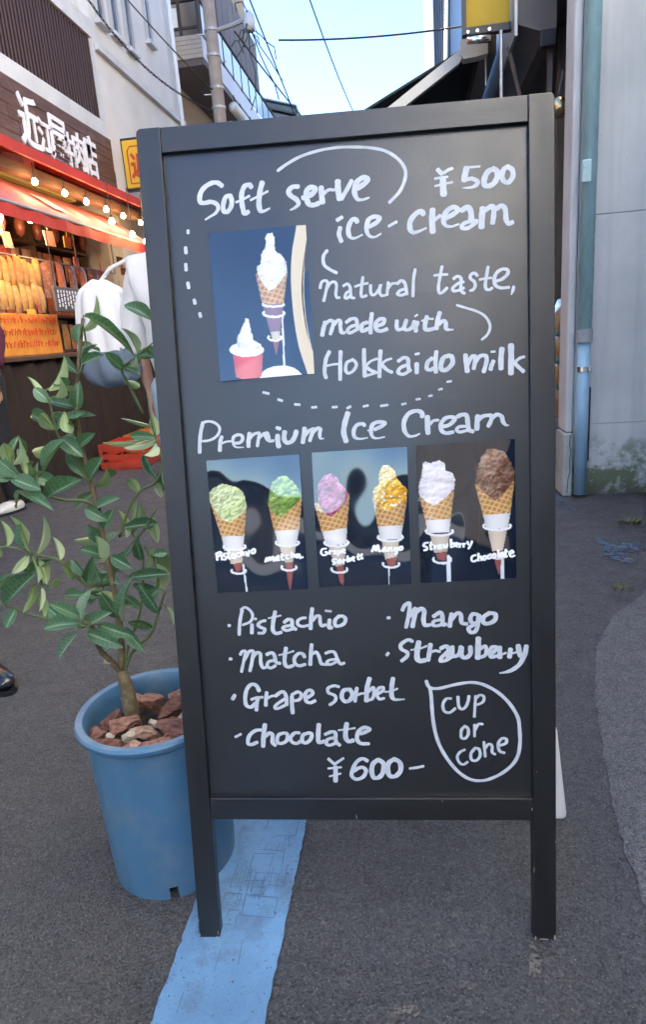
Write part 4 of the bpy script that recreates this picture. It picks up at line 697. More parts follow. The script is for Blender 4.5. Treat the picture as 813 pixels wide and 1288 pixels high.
PRINT_SHAPES = {
 'p2': [
  ('rod',[-1832,6475,-1800,6039],12),
  ('tip',[-2008,6503,-1846,6509,-1871,6387,-1940,6356],None),
  ('lower',[-2081,6727,-1816,6729,-1846,6509,-2030,6492],None),
  ('paper',[-2154,6961,-1779,6959,-1829,6696,-2116,6706],None),
  ('waffle',[-2294,7480,-1716,7436,-1787,6937,-2155,6945],None),
  ('scoop',[-2312,7524,-2292,7654,-2222,7716,-2087,7775,-1958,7748,-1830,7700,-1758,7632,-1724,7480,-1720,7371,-1791,7287,-1905,7226,-1986,7152,-2083,7189,-2187,7280,-2245,7391],'pistachio'),
  ('ring',[-1786,6778,-1778,6769,-1777,6759,-1782,6750,-1793,6742,-1810,6734,-1833,6728,-1859,6723,-1890,6720,-1922,6718,-1956,6718,-1989,6720,-2022,6724,-2051,6729,-2077,6736,-2099,6744,-2115,6752,-2125,6761,-2129,6771,-2126,6780,-2117,6789],None),
  ('ring',[-1803,6389,-1798,6381,-1797,6372,-1800,6364,-1808,6356,-1819,6349,-1834,6343,-1852,6338,-1871,6335,-1893,6333,-1915,6333,-1937,6334,-1957,6337,-1977,6342,-1994,6348,-2008,6355,-2018,6362,-2024,6371,-2027,6379,-2025,6388,-2019,6396],None),
  ('tip',[-1150,6498,-1030,6494,-1038,6351,-1087,6053,-1114,6076,-1147,6354],None),
  ('lower',[-1234,6754,-968,6756,-1030,6494,-1161,6488],None),
  ('paper',[-1296,7008,-905,7016,-962,6756,-1245,6743],None),
  ('waffle',[-1374,7423,-836,7510,-900,7016,-1307,7004],None),
  ('scoop',[-1379,7445,-1347,7616,-1284,7764,-1149,7865,-1064,7861,-961,7772,-872,7640,-846,7510,-961,7386,-1073,7304,-1187,7200,-1301,7291],'matcha'),
  ('ring',[-931,6817,-922,6807,-921,6796,-926,6786,-938,6777,-955,6768,-979,6761,-1007,6755,-1038,6752,-1072,6750,-1108,6750,-1143,6752,-1177,6756,-1208,6762,-1235,6769,-1258,6778,-1275,6788,-1285,6798,-1290,6809,-1287,6819,-1277,6829],None),
  ('ring',[-987,6421,-982,6412,-981,6403,-984,6394,-992,6385,-1004,6377,-1019,6371,-1037,6366,-1058,6362,-1080,6360,-1103,6360,-1126,6361,-1148,6365,-1168,6370,-1186,6376,-1200,6383,-1211,6392,-1218,6401,-1220,6410,-1218,6420,-1212,6428],None),
 ],
 'p3': [
  ('tip',[-358,6408,-223,6426,-249,6085,-300,6142],None),
  ('lower',[-458,6717,-177,6741,-223,6426,-365,6397],None),
  ('paper',[-543,6960,-155,7011,-177,6752,-489,6740],None),
  ('waffle',[-650,7417,-90,7545,-155,7011,-554,6960],None),
  ('scoop',[-599,7586,-571,7713,-480,7837,-372,7864,-269,7807,-241,7721,-160,7633,-122,7546,-138,7419,-226,7336,-315,7254,-403,7193,-507,7272,-566,7371,-592,7501],'grape'),
  ('ring',[-154,6792,-146,6781,-144,6770,-149,6760,-161,6750,-179,6741,-203,6734,-232,6728,-264,6724,-299,6722,-335,6722,-371,6724,-405,6729,-437,6735,-465,6742,-489,6751,-506,6761,-517,6772,-521,6783,-519,6794,-509,6804],None),
  ('ring',[-184,6366,-178,6356,-177,6345,-181,6336,-189,6326,-201,6318,-217,6311,-236,6305,-257,6301,-280,6299,-304,6298,-328,6300,-351,6304,-372,6309,-391,6316,-406,6324,-417,6333,-424,6343,-427,6353,-425,6363,-419,6373],None),
  ('rod',[470,6350,468,6098],8),
  ('tip',[432,6493,603,6520,578,6379,461,6383],None),
  ('lower',[379,6787,654,6789,604,6531,422,6493],None),
  ('paper',[324,7026,715,7023,676,6810,358,6799],None),
  ('waffle',[256,7467,790,7425,715,7023,324,7016],None),
  ('scoop',[259,7552,293,7615,369,7675,374,7823,431,7957,515,7964,606,7886,634,7770,714,7661,795,7584,790,7425,683,7345,577,7306,469,7246,366,7314,277,7467],'mango'),
  ('ring',[691,6851,700,6840,702,6828,697,6817,685,6806,667,6797,643,6789,614,6783,582,6778,547,6776,510,6776,474,6779,439,6783,407,6790,378,6798,355,6807,337,6818,326,6830,322,6841,324,6853,334,6864],None),
  ('ring',[629,6428,635,6418,636,6408,632,6398,624,6389,612,6381,596,6374,576,6368,555,6364,531,6362,507,6362,482,6363,459,6367,437,6372,419,6379,403,6387,391,6396,384,6406,381,6416,383,6426,389,6436],None),
 ],
 'p4': [
  ('rod',[1398,6501,1397,6111],24),
  ('tip',[1204,6551,1383,6588,1348,6438,1233,6463],None),
  ('lower',[1128,6855,1427,6866,1383,6588,1183,6562],None),
  ('paper',[1061,7092,1446,7089,1421,6887,1086,6877],None),
  ('waffle',[977,7456,1507,7520,1446,7089,1060,7082],None),
  ('scoop',[968,7499,982,7646,1028,7791,1043,7958,1085,7987,1167,7952,1291,7999,1373,7954,1380,7839,1493,7793,1528,7708,1508,7562,1423,7460,1318,7380,1202,7300,1089,7367,1007,7434],'strawberry'),
  ('ring',[1461,6918,1471,6906,1473,6894,1468,6882,1455,6871,1435,6861,1410,6852,1379,6846,1344,6841,1306,6839,1267,6839,1228,6842,1191,6846,1156,6853,1126,6862,1100,6872,1081,6884,1069,6896,1064,6908,1067,6920,1077,6932],None),
  ('ring',[1429,6478,1435,6466,1436,6455,1433,6443,1424,6433,1411,6423,1394,6415,1373,6408,1350,6403,1325,6401,1299,6401,1273,6403,1248,6407,1225,6413,1204,6421,1188,6430,1175,6440,1167,6452,1164,6463,1166,6475,1172,6486],None),
  ('rod',[2217,6475,2219,6131],24),
  ('tip',[2079,6544,2224,6561,2202,6411,2168,6186,2118,6328],None),
  ('lower',[2001,6888,2290,6899,2224,6582,2069,6566],None),
  ('paper',[1933,7135,2344,7151,2300,6920,1981,6910],None),
  ('waffle',[1818,7612,2410,7630,2344,7151,1933,7135],None),
  ('scoop',[1829,7653,1852,7819,1927,8023,2010,8133,2132,8138,2272,8070,2352,7943,2411,7795,2410,7650,2307,7509,2204,7408,2121,7349,1999,7437,1899,7546],'chocolate'),
  ('ring',[2334,6973,2343,6960,2346,6948,2340,6936,2328,6925,2308,6915,2283,6907,2252,6900,2217,6896,2179,6894,2140,6894,2100,6897,2063,6901,2028,6908,1997,6917,1971,6927,1952,6939,1940,6951,1935,6963,1937,6975,1947,6986],None),
  ('ring',[2254,6512,2259,6503,2260,6494,2257,6485,2250,6477,2240,6469,2225,6463,2208,6458,2189,6454,2168,6452,2146,6452,2125,6453,2104,6457,2084,6461,2067,6468,2053,6475,2043,6483,2036,6492,2033,6501,2035,6510,2040,6519],None),
 ],
 'p1': [
  ('base',[-725,9322,-744,9262,-794,9209,-870,9169,-965,9146,-1068,9141,-1171,9157,-1263,9190,-1334,9237,-1378,9295,-1391,9357,-1371,9417,-1320,9470,-1244,9509,-1149,9532,-1046,9536,-944,9521,-853,9488,-782,9441,-738,9383,-725,9322],None),
  ('rod',[-988,10258,-999,9533],12),
  ('tip',[-1163,9924,-1051,9928,-1110,9671],None),
  ('lower',[-1185,10050,-1028,10050,-1051,9928,-1165,9928],None),
  ('sleeve',[-1278,10448,-954,10460,-988,10258,-1033,10042,-1190,10044,-1234,10252],None),
  ('waffle',[-1357,10900,-874,10910,-955,10449,-1278,10443],None),
  ('scoop',[-1177,11392,-1140,11462,-1074,11458,-1041,11382,-1051,11279,-1041,11194,-949,11146,-889,11037,-886,10890,-970,10769,-1087,10670,-1167,10633,-1239,10722,-1309,10854,-1335,10983,-1264,11041,-1258,11146,-1220,11228,-1179,11277],'milk'),
  ('ring',[-963,10428,-961,10424,-963,10419,-970,10416,-982,10412,-998,10409,-1017,10408,-1039,10406,-1064,10406,-1090,10406,-1117,10408,-1144,10410,-1170,10412,-1195,10416,-1217,10420,-1236,10424,-1251,10429,-1263,10434,-1269,10438,-1271,10443,-1269,10447],None),
  ('ring',[-963,10317,-956,10307,-954,10297,-959,10288,-969,10279,-985,10272,-1005,10265,-1029,10261,-1057,10258,-1086,10257,-1117,10258,-1148,10260,-1177,10265,-1204,10271,-1228,10279,-1247,10287,-1262,10297,-1271,10307,-1274,10317,-1272,10327,-1264,10336],None),
  ('ring',[-1028,9963,-1024,9955,-1023,9947,-1026,9939,-1032,9931,-1042,9924,-1055,9919,-1070,9914,-1087,9912,-1105,9910,-1124,9911,-1142,9912,-1160,9916,-1177,9921,-1191,9927,-1203,9934,-1212,9941,-1218,9950,-1220,9958,-1218,9966,-1213,9974],None),
  ('cup',[-1782,9785,-1315,9758,-1353,9388,-1434,9366,-1661,9369,-1750,9398],None),
  ('base',[-1295,9783,-1310,9751,-1350,9722,-1410,9702,-1485,9690,-1568,9690,-1650,9699,-1723,9719,-1781,9747,-1817,9779,-1828,9814,-1812,9846,-1772,9875,-1712,9895,-1636,9906,-1554,9907,-1472,9897,-1399,9877,-1342,9850,-1306,9818,-1295,9783],None),
  ('scoop',[-1575,10186,-1547,10260,-1503,10246,-1488,10137,-1461,10028,-1455,9941,-1335,9868,-1385,9784,-1679,9801,-1707,9890,-1690,9976,-1625,10102],'milk'),
 ],
}
BRANCHES = [
 (7,[(-0.556, 1.04, 0.288), (-0.553, 1.035, 0.347), (-0.556, 1.035, 0.384), (-0.563, 1.04, 0.403)]),
 (4.5,[(-0.563, 1.04, 0.403), (-0.557, 1.05, 0.463), (-0.56, 1.06, 0.512), (-0.568, 1.075, 0.56), (-0.579, 1.09, 0.631), (-0.584, 1.1, 0.687), (-0.594, 1.11, 0.746), (-0.607, 1.12, 0.819), (-0.607, 1.13, 0.901), (-0.589, 1.14, 0.991), (-0.578, 1.15, 1.045)]),
 (4.2,[(-0.563, 1.04, 0.403), (-0.573, 1.03, 0.43), (-0.583, 1.02, 0.455), (-0.578, 1.0, 0.487), (-0.575, 0.99, 0.52), (-0.585, 0.98, 0.534)]),
 (2.6,[(-0.559, 1.04, 0.401), (-0.541, 1.06, 0.437), (-0.506, 1.07, 0.466), (-0.489, 1.08, 0.505), (-0.475, 1.09, 0.541)]),
 (2.2,[(-0.554, 1.035, 0.394), (-0.563, 1.08, 0.431), (-0.545, 1.12, 0.488), (-0.535, 1.14, 0.563), (-0.535, 1.15, 0.609), (-0.55, 1.15, 0.642)]),
 (2.6,[(-0.575, 0.99, 0.52), (-0.634, 1.0, 0.524), (-0.691, 1.02, 0.526), (-0.739, 1.03, 0.537), (-0.791, 1.04, 0.551)]),
 (2.2,[(-0.571, 1.075, 0.565), (-0.613, 1.06, 0.572), (-0.639, 1.04, 0.623), (-0.675, 1.02, 0.648), (-0.71, 1.0, 0.669), (-0.737, 0.99, 0.667)]),
 (2,[(-0.675, 1.02, 0.648), (-0.681, 1.03, 0.586)]),
 (2.2,[(-0.584, 1.1, 0.687), (-0.589, 1.08, 0.723), (-0.631, 1.06, 0.736), (-0.653, 1.04, 0.755), (-0.671, 1.03, 0.783), (-0.69, 1.02, 0.806), (-0.717, 1.02, 0.832)]),
 (2,[(-0.562, 1.12, 0.643), (-0.544, 1.14, 0.693), (-0.521, 1.15, 0.724), (-0.491, 1.16, 0.739), (-0.477, 1.17, 0.773), (-0.486, 1.18, 0.813), (-0.491, 1.18, 0.851), (-0.495, 1.19, 0.895)]),
 (1.8,[(-0.509, 1.19, 0.866), (-0.531, 1.19, 0.927), (-0.533, 1.18, 0.951), (-0.506, 1.17, 0.967), (-0.467, 1.18, 0.993), (-0.445, 1.18, 1.008)]),
 (2,[(-0.594, 1.11, 0.746), (-0.615, 1.1, 0.804), (-0.632, 1.09, 0.851), (-0.636, 1.09, 0.907), (-0.651, 1.09, 0.922)]),
 (1.8,[(-0.591, 1.13, 0.95), (-0.577, 1.14, 0.99), (-0.574, 1.14, 1.038)]),
 (1.6,[(-0.499, 1.16, 0.686), (-0.522, 1.14, 0.648), (-0.55, 1.12, 0.62), (-0.58, 1.1, 0.567)]),
 (1.6,[(-0.496, 1.16, 0.604), (-0.511, 1.14, 0.595), (-0.524, 1.14, 0.612)]),
]
LEAVES = [
 (-0.6,0.994,0.522,-0.597,0.994,0.523,-0.662,0.975,0.532,0,0.0376),
 (-0.585,0.98,0.534,-0.591,0.98,0.543,-0.622,0.952,0.582,0,0.0362),
 (-0.591,0.993,0.521,-0.597,0.993,0.513,-0.535,0.984,0.55,0,0.0322),
 (-0.6,0.994,0.522,-0.605,0.994,0.508,-0.641,0.969,0.469,0,0.0349),
 (-0.576,0.993,0.511,-0.588,0.993,0.506,-0.51,0.962,0.494,0,0.0362),
 (-0.575,0.99,0.52,-0.562,0.99,0.523,-0.504,0.981,0.505,0,0.0349),
 (-0.585,0.98,0.534,-0.586,0.98,0.537,-0.575,1.005,0.585,0,0.0349),
 (-0.58,1.1,0.567,-0.58,1.1,0.567,-0.542,1.117,0.621,0,0.0376),
 (-0.572,1.106,0.582,-0.551,1.106,0.565,-0.476,1.123,0.567,0,0.0349),
 (-0.613,1.06,0.572,-0.609,1.06,0.577,-0.579,1.039,0.633,0,0.0322),
 (-0.62,1.054,0.587,-0.609,1.054,0.592,-0.629,1.054,0.625,0,0.0295),
 (-0.559,1.057,0.498,-0.547,1.057,0.5,-0.532,1.04,0.583,0,0.0349),
 (-0.553,1.103,0.463,-0.565,1.103,0.474,-0.523,1.125,0.451,0,0.0295),
 (-0.559,1.054,0.484,-0.549,1.054,0.487,-0.504,1.026,0.451,0,0.0322),
 (-0.56,1.059,0.505,-0.562,1.059,0.508,-0.578,1.038,0.567,0,0.0349),
 (-0.565,1.069,0.54,-0.579,1.069,0.536,-0.579,1.094,0.558,0,0.0295),
 (-0.613,1.06,0.572,-0.618,1.06,0.55,-0.674,1.079,0.545,0,0.0295),
 (-0.601,1.064,0.57,-0.602,1.064,0.575,-0.566,1.082,0.575,0,0.0322),
 (-0.538,1.134,0.542,-0.558,1.134,0.541,-0.514,1.153,0.509,0,0.0322),
 (-0.768,1.036,0.545,-0.767,1.036,0.544,-0.681,1.013,0.614,0,0.0402),
 (-0.791,1.04,0.551,-0.786,1.04,0.557,-0.745,1.025,0.61,0,0.0349),
 (-0.69,1.011,0.657,-0.691,1.011,0.662,-0.694,1.017,0.724,1,0.0322),
 (-0.675,1.02,0.648,-0.672,1.02,0.648,-0.644,1.033,0.715,1,0.0241),
 (-0.645,1.037,0.626,-0.641,1.037,0.63,-0.656,1.058,0.666,1,0.0241),
 (-0.714,0.999,0.669,-0.712,0.999,0.671,-0.72,1.021,0.711,1,0.0268),
 (-0.685,1.014,0.654,-0.685,1.014,0.648,-0.703,0.985,0.624,1,0.0268),
 (-0.68,1.017,0.651,-0.683,1.017,0.644,-0.674,1.022,0.597,1,0.0241),
 (-0.676,1.021,0.639,-0.677,1.021,0.637,-0.668,1.03,0.59,1,0.0322),
 (-0.681,1.03,0.586,-0.7,1.03,0.586,-0.717,1.028,0.537,1,0.0215),
 (-0.681,1.03,0.586,-0.684,1.03,0.581,-0.68,1.007,0.542,1,0.0241),
 (-0.624,1.051,0.594,-0.633,1.051,0.584,-0.636,1.047,0.628,1,0.0268),
 (-0.574,1.084,0.601,-0.594,1.084,0.602,-0.571,1.054,0.669,1,0.0376),
 (-0.581,1.094,0.655,-0.593,1.094,0.652,-0.646,1.12,0.636,1,0.0241),
 (-0.581,1.094,0.655,-0.581,1.094,0.652,-0.616,1.116,0.665,0,0.0241),
 (-0.582,1.096,0.663,-0.579,1.096,0.663,-0.554,1.096,0.705,0,0.0268),
 (-0.55,1.15,0.642,-0.548,1.15,0.642,-0.516,1.135,0.712,1,0.0402),
 (-0.562,1.12,0.643,-0.55,1.12,0.642,-0.562,1.144,0.692,1,0.0295),
 (-0.495,1.159,0.737,-0.492,1.159,0.736,-0.488,1.17,0.708,1,0.0215),
 (-0.522,1.14,0.648,-0.522,1.14,0.648,-0.514,1.161,0.65,0,0.0161),
 (-0.513,1.14,0.598,-0.51,1.14,0.599,-0.489,1.16,0.596,0,0.0241),
 (-0.511,1.14,0.595,-0.508,1.14,0.579,-0.506,1.151,0.514,1,0.0268),
 (-0.524,1.14,0.612,-0.524,1.14,0.615,-0.523,1.154,0.571,1,0.0241),
 (-0.483,1.084,0.52,-0.474,1.084,0.514,-0.469,1.096,0.473,1,0.0241),
 (-0.682,1.024,0.796,-0.695,1.024,0.785,-0.639,1.017,0.766,0,0.0376),
 (-0.684,1.023,0.799,-0.696,1.023,0.786,-0.712,0.998,0.8,0,0.0322),
 (-0.679,1.026,0.793,-0.681,1.026,0.789,-0.704,1.011,0.822,0,0.0349),
 (-0.671,1.03,0.783,-0.664,1.03,0.787,-0.624,1.048,0.768,0,0.0376),
 (-0.647,1.046,0.75,-0.654,1.046,0.741,-0.562,1.014,0.782,0,0.0376),
 (-0.666,1.033,0.775,-0.682,1.033,0.761,-0.62,1.001,0.739,0,0.0376),
 (-0.668,1.031,0.779,-0.687,1.031,0.763,-0.705,1.037,0.729,0,0.0322),
 (-0.663,1.034,0.771,-0.636,1.034,0.792,-0.586,1.018,0.85,0,0.0429),
 (-0.69,1.02,0.806,-0.687,1.02,0.81,-0.692,1.02,0.849,1,0.0322),
 (-0.69,1.02,0.806,-0.684,1.02,0.812,-0.642,1.016,0.852,1,0.0295),
 (-0.627,1.093,0.838,-0.627,1.093,0.841,-0.589,1.08,0.81,0,0.0402),
 (-0.647,1.09,0.918,-0.635,1.09,0.928,-0.6,1.12,0.972,1,0.0376),
 (-0.636,1.09,0.907,-0.625,1.09,0.914,-0.583,1.068,0.947,1,0.0295),
 (-0.607,1.129,0.89,-0.607,1.129,0.887,-0.594,1.12,0.934,0,0.0349),
 (-0.634,1.09,0.883,-0.612,1.09,0.888,-0.598,1.068,0.848,1,0.0349),
 (-0.578,1.15,1.045,-0.574,1.15,1.049,-0.492,1.156,0.984,0,0.0322),
 (-0.445,1.18,1.008,-0.463,1.18,1.034,-0.499,1.163,1.068,0,0.0322),
 (-0.58,1.149,1.038,-0.581,1.149,1.035,-0.596,1.137,1.004,0,0.0295),
 (-0.478,1.177,0.985,-0.463,1.177,0.967,-0.505,1.191,0.975,0,0.0268),
 (-0.529,1.179,0.954,-0.532,1.179,0.956,-0.493,1.164,0.941,0,0.0241),
 (-0.531,1.189,0.931,-0.536,1.189,0.929,-0.504,1.19,0.914,1,0.0215),
 (-0.486,1.18,0.819,-0.487,1.18,0.816,-0.605,1.204,0.812,1,0.0295),
 (-0.486,1.18,0.819,-0.483,1.18,0.818,-0.541,1.152,0.807,1,0.0322),
 (-0.486,1.18,0.813,-0.489,1.18,0.812,-0.498,1.149,0.787,1,0.0322),
 (-0.487,1.18,0.824,-0.485,1.18,0.825,-0.496,1.2,0.861,1,0.0295),
 (-0.49,1.18,0.846,-0.494,1.18,0.844,-0.551,1.195,0.856,1,0.0107),
 (-0.6,1.107,0.763,-0.598,1.107,0.765,-0.629,1.112,0.822,0,0.0376),
 (-0.597,1.109,0.754,-0.597,1.109,0.757,-0.555,1.089,0.804,0,0.0349),
 (-0.607,1.12,0.819,-0.617,1.12,0.816,-0.571,1.107,0.845,0,0.0322),
 (-0.632,1.09,0.859,-0.633,1.09,0.858,-0.65,1.067,0.89,1,0.0295),
 (-0.636,1.09,0.907,-0.636,1.09,0.907,-0.658,1.085,0.933,0,0.0295),
 (-0.604,1.131,0.914,-0.608,1.131,0.908,-0.622,1.099,0.943,1,0.0295),
 (-0.594,1.137,0.966,-0.591,1.137,0.971,-0.563,1.147,1.003,0,0.0322),
 (-0.591,1.13,0.95,-0.593,1.13,0.95,-0.636,1.153,0.977,0,0.0295),
 (-0.649,1.09,0.92,-0.655,1.09,0.916,-0.677,1.117,0.948,1,0.0215),
 (-0.587,1.089,0.708,-0.584,1.089,0.709,-0.54,1.101,0.726,0,0.0295),
 (-0.592,1.109,0.738,-0.592,1.109,0.734,-0.654,1.136,0.698,0,0.0322),
 (-0.558,1.051,0.47,-0.56,1.051,0.471,-0.578,1.018,0.456,0,0.0241),
 (-0.475,1.09,0.541,-0.485,1.09,0.549,-0.514,1.074,0.525,0,0.0295),
 (-0.562,1.064,0.526,-0.579,1.064,0.522,-0.539,1.092,0.517,0,0.0349),
 (-0.583,1.071,0.567,-0.587,1.071,0.551,-0.638,1.086,0.521,0,0.0322),
 (-0.524,1.149,0.719,-0.522,1.149,0.721,-0.537,1.14,0.755,1,0.0268),
 (-0.481,1.167,0.763,-0.479,1.167,0.761,-0.49,1.19,0.709,0,0.0215),
 (-0.722,0.996,0.668,-0.723,0.996,0.668,-0.751,1.001,0.652,1,0.0268),
 (-0.579,1.09,0.631,-0.585,1.09,0.631,-0.557,1.108,0.659,0,0.0322),
 (-0.576,1.086,0.611,-0.567,1.086,0.616,-0.524,1.07,0.598,0,0.0322),
 (-0.746,1.031,0.539,-0.742,1.031,0.539,-0.757,1.009,0.51,0,0.0268),
 (-0.681,1.03,0.586,-0.67,1.03,0.578,-0.633,1.024,0.607,1,0.0241),
 (-0.578,1.088,0.621,-0.581,1.088,0.616,-0.613,1.062,0.642,0,0.0295),
 (-0.588,1.083,0.718,-0.599,1.083,0.711,-0.561,1.073,0.69,0,0.0295),
 (-0.568,1.075,0.56,-0.555,1.075,0.565,-0.599,1.103,0.587,0,0.0322),
 (-0.535,1.146,0.589,-0.537,1.146,0.586,-0.537,1.132,0.631,0,0.0268),
 (-0.627,1.093,0.838,-0.65,1.093,0.829,-0.669,1.058,0.819,1,0.0295),
 (-0.607,1.126,0.866,-0.62,1.126,0.866,-0.567,1.094,0.882,0,0.0295),
 (-0.668,1.031,0.779,-0.67,1.031,0.78,-0.639,1.007,0.817,1,0.0268),
 (-0.563,1.066,0.53,-0.563,1.066,0.53,-0.585,1.04,0.567,1,0.0246),
 (-0.58,1.091,0.637,-0.58,1.091,0.637,-0.625,1.115,0.673,0,0.0334),
 (-0.594,1.11,0.746,-0.594,1.11,0.746,-0.531,1.082,0.782,1,0.0254),
 (-0.607,1.12,0.819,-0.607,1.12,0.819,-0.652,1.155,0.844,0,0.0334),
 (-0.607,1.124,0.855,-0.607,1.124,0.855,-0.673,1.146,0.882,0,0.0238),
 (-0.607,1.129,0.89,-0.607,1.129,0.89,-0.666,1.122,0.91,0,0.0314),
 (-0.589,1.14,0.991,-0.589,1.14,0.991,-0.566,1.178,0.997,0,0.03),
 (-0.582,1.146,1.024,-0.582,1.146,1.024,-0.538,1.163,1.068,1,0.0246),
 (-0.489,1.08,0.505,-0.489,1.08,0.505,-0.513,1.064,0.569,0,0.0264),
 (-0.544,1.122,0.494,-0.544,1.122,0.494,-0.574,1.117,0.527,0,0.0284),
 (-0.634,1,0.524,-0.634,1,0.524,-0.668,1.013,0.549,0,0.0283),
 (-0.682,1.017,0.526,-0.682,1.017,0.526,-0.705,1.049,0.555,1,0.026),
 (-0.586,1.069,0.568,-0.586,1.069,0.568,-0.631,1.074,0.539,1,0.0286),
 (-0.586,1.069,0.568,-0.586,1.069,0.568,-0.595,1.061,0.607,0,0.028),
 (-0.653,1.032,0.632,-0.653,1.032,0.632,-0.743,1.072,0.591,0,0.0301),
 (-0.68,1.018,0.65,-0.68,1.018,0.65,-0.69,1.009,0.712,0,0.0312),
 (-0.653,1.04,0.755,-0.653,1.04,0.755,-0.652,1.035,0.808,0,0.0238),
 (-0.671,1.03,0.783,-0.671,1.03,0.783,-0.67,1.023,0.837,1,0.0231),
 (-0.69,1.02,0.806,-0.69,1.02,0.806,-0.68,1.047,0.857,0,0.0245),
 (-0.556,1.127,0.659,-0.556,1.127,0.659,-0.497,1.158,0.658,0,0.0301),
 (-0.488,1.162,0.744,-0.488,1.162,0.744,-0.524,1.194,0.791,0,0.0261),
 (-0.487,1.18,0.82,-0.487,1.18,0.82,-0.539,1.178,0.827,0,0.0259),
 (-0.533,1.18,0.951,-0.533,1.18,0.951,-0.548,1.155,0.983,0,0.0334),
 (-0.533,1.18,0.951,-0.533,1.18,0.951,-0.475,1.156,0.966,1,0.0252),
 (-0.496,1.172,0.974,-0.496,1.172,0.974,-0.497,1.153,1.029,1,0.026),
 (-0.496,1.172,0.974,-0.496,1.172,0.974,-0.443,1.2,0.97,0,0.0331),
 (-0.632,1.09,0.856,-0.632,1.09,0.856,-0.692,1.109,0.892,0,0.0298),
 (-0.632,1.09,0.856,-0.632,1.09,0.856,-0.581,1.099,0.885,0,0.0306),
 (-0.585,1.134,0.967,-0.585,1.134,0.967,-0.536,1.116,0.98,0,0.0256),
 (-0.507,1.152,0.671,-0.507,1.152,0.671,-0.507,1.163,0.615,1,0.0322),
 (-0.526,1.137,0.644,-0.526,1.137,0.644,-0.553,1.167,0.587,0,0.0253),
 (-0.507,1.145,0.598,-0.507,1.145,0.598,-0.527,1.191,0.506,1,0.0319),
]

# ------------------------------------------------------------------ the chalkboard A-frame
def board_mat():
    m=mat('chalkboard_paint',(.012,.0124,.0138),.32,spec=.5,ior=1.72,var=.2,vscale=9,bump=.05,bscale=300,rvar=.03)
    return m
MA['board']=board_mat()
MA['frame_black']=mat('black_painted_wood',(.009,.009,.010),.36,spec=.5,ior=1.65,var=.3,vscale=5,stretch=(3,3,.6),bump=.05,bscale=120,rvar=.06)
MA['rail_black']=mat('black_painted_rail',(.009,.009,.010),.36,spec=.5,ior=1.65,var=.3,vscale=5,stretch=(.6,3,3),bump=.05,bscale=120,rvar=.06)
MA['chip']=mat('bare_wood_chip',(.45,.36,.27),.8,var=.3,vscale=60)
MA['marker']=mat('white_paint_marker',(.60,.635,.675),.5,col2=(.48,.52,.57),vscale=70)
SA,LEAN,IPR=.059,.1406,-.0167
_ex=Vector((math.cos(SA),math.sin(SA),0)); _n0=Vector((math.sin(SA),-math.cos(SA),0)); _up=-math.sin(LEAN)*_n0+math.cos(LEAN)*Vector((0,0,1))
ex_=math.cos(IPR)*_ex+math.sin(IPR)*_up; up_=math.cos(IPR)*_up-math.sin(IPR)*_ex; bk_=up_.cross(ex_)
SG=thing('chalkboard_sign','black A-frame chalkboard menu with white handwriting and four ice cream photos','sign')
SG.matrix_world=Matrix(((ex_.x,bk_.x,up_.x,-.0987),(ex_.y,bk_.y,up_.y,.861),(ex_.z,bk_.z,up_.z,0),(0,0,0,1)))
HH,WW,SW,TR,RB,RW=1.3037,.30,.036,.0358,.2156,.038
def stile(s):
    b=MB(); x0,x1=(-WW,-WW+SW) if s<0 else (WW-SW,WW); z0=-.0045 if s<0 else .0055
    r=.007; o=x0 if s<0 else x1; i=x1 if s<0 else x0; sg=1 if s<0 else -1
    poly=[(i,z0),(o,z0)]+[(o+sg*(r-r*math.cos(a)),HH-r+r*math.sin(a)) for a in [R(q) for q in (0,30,60,90)]]+[(i,HH)]
    bm=bmesh.new(); n=len(poly); v0=[bm.verts.new((a,0,c)) for a,c in poly]; v1=[bm.verts.new((a,.022,c)) for a,c in poly]
    bm.faces.new(v0); bm.faces.new(v1[::-1])
    for k in range(n): bm.faces.new((v0[(k+1)%n],v0[k],v1[k],v1[(k+1)%n]))
    bmesh.ops.recalc_face_normals(bm,faces=bm.faces[:]); bmesh.ops.bevel(bm,geom=bm.edges[:],offset=.0012,segments=2,profile=.5,affect='EDGES')
    return b.bm(bm).build('stile',MA['frame_black'],SG)
st_l=stile(-1); st_r=stile(1)
MB().bbox(-WW+SW+.0004,WW-SW-.0004,.0006,.022,HH-TR,HH-.0006,.0012).build('top_rail',MA['rail_black'],SG)
MB().bbox(-WW+SW+.0004,WW-SW-.0004,.0006,.022,RB,RB+RW,.0012).build('bottom_rail',MA['rail_black'],SG)
MB().box(-WW+SW-.004,WW-SW+.004,.0095,.0145,RB+RW-.004,HH-TR+.004).build('chalkboard',MA['board'],SG)
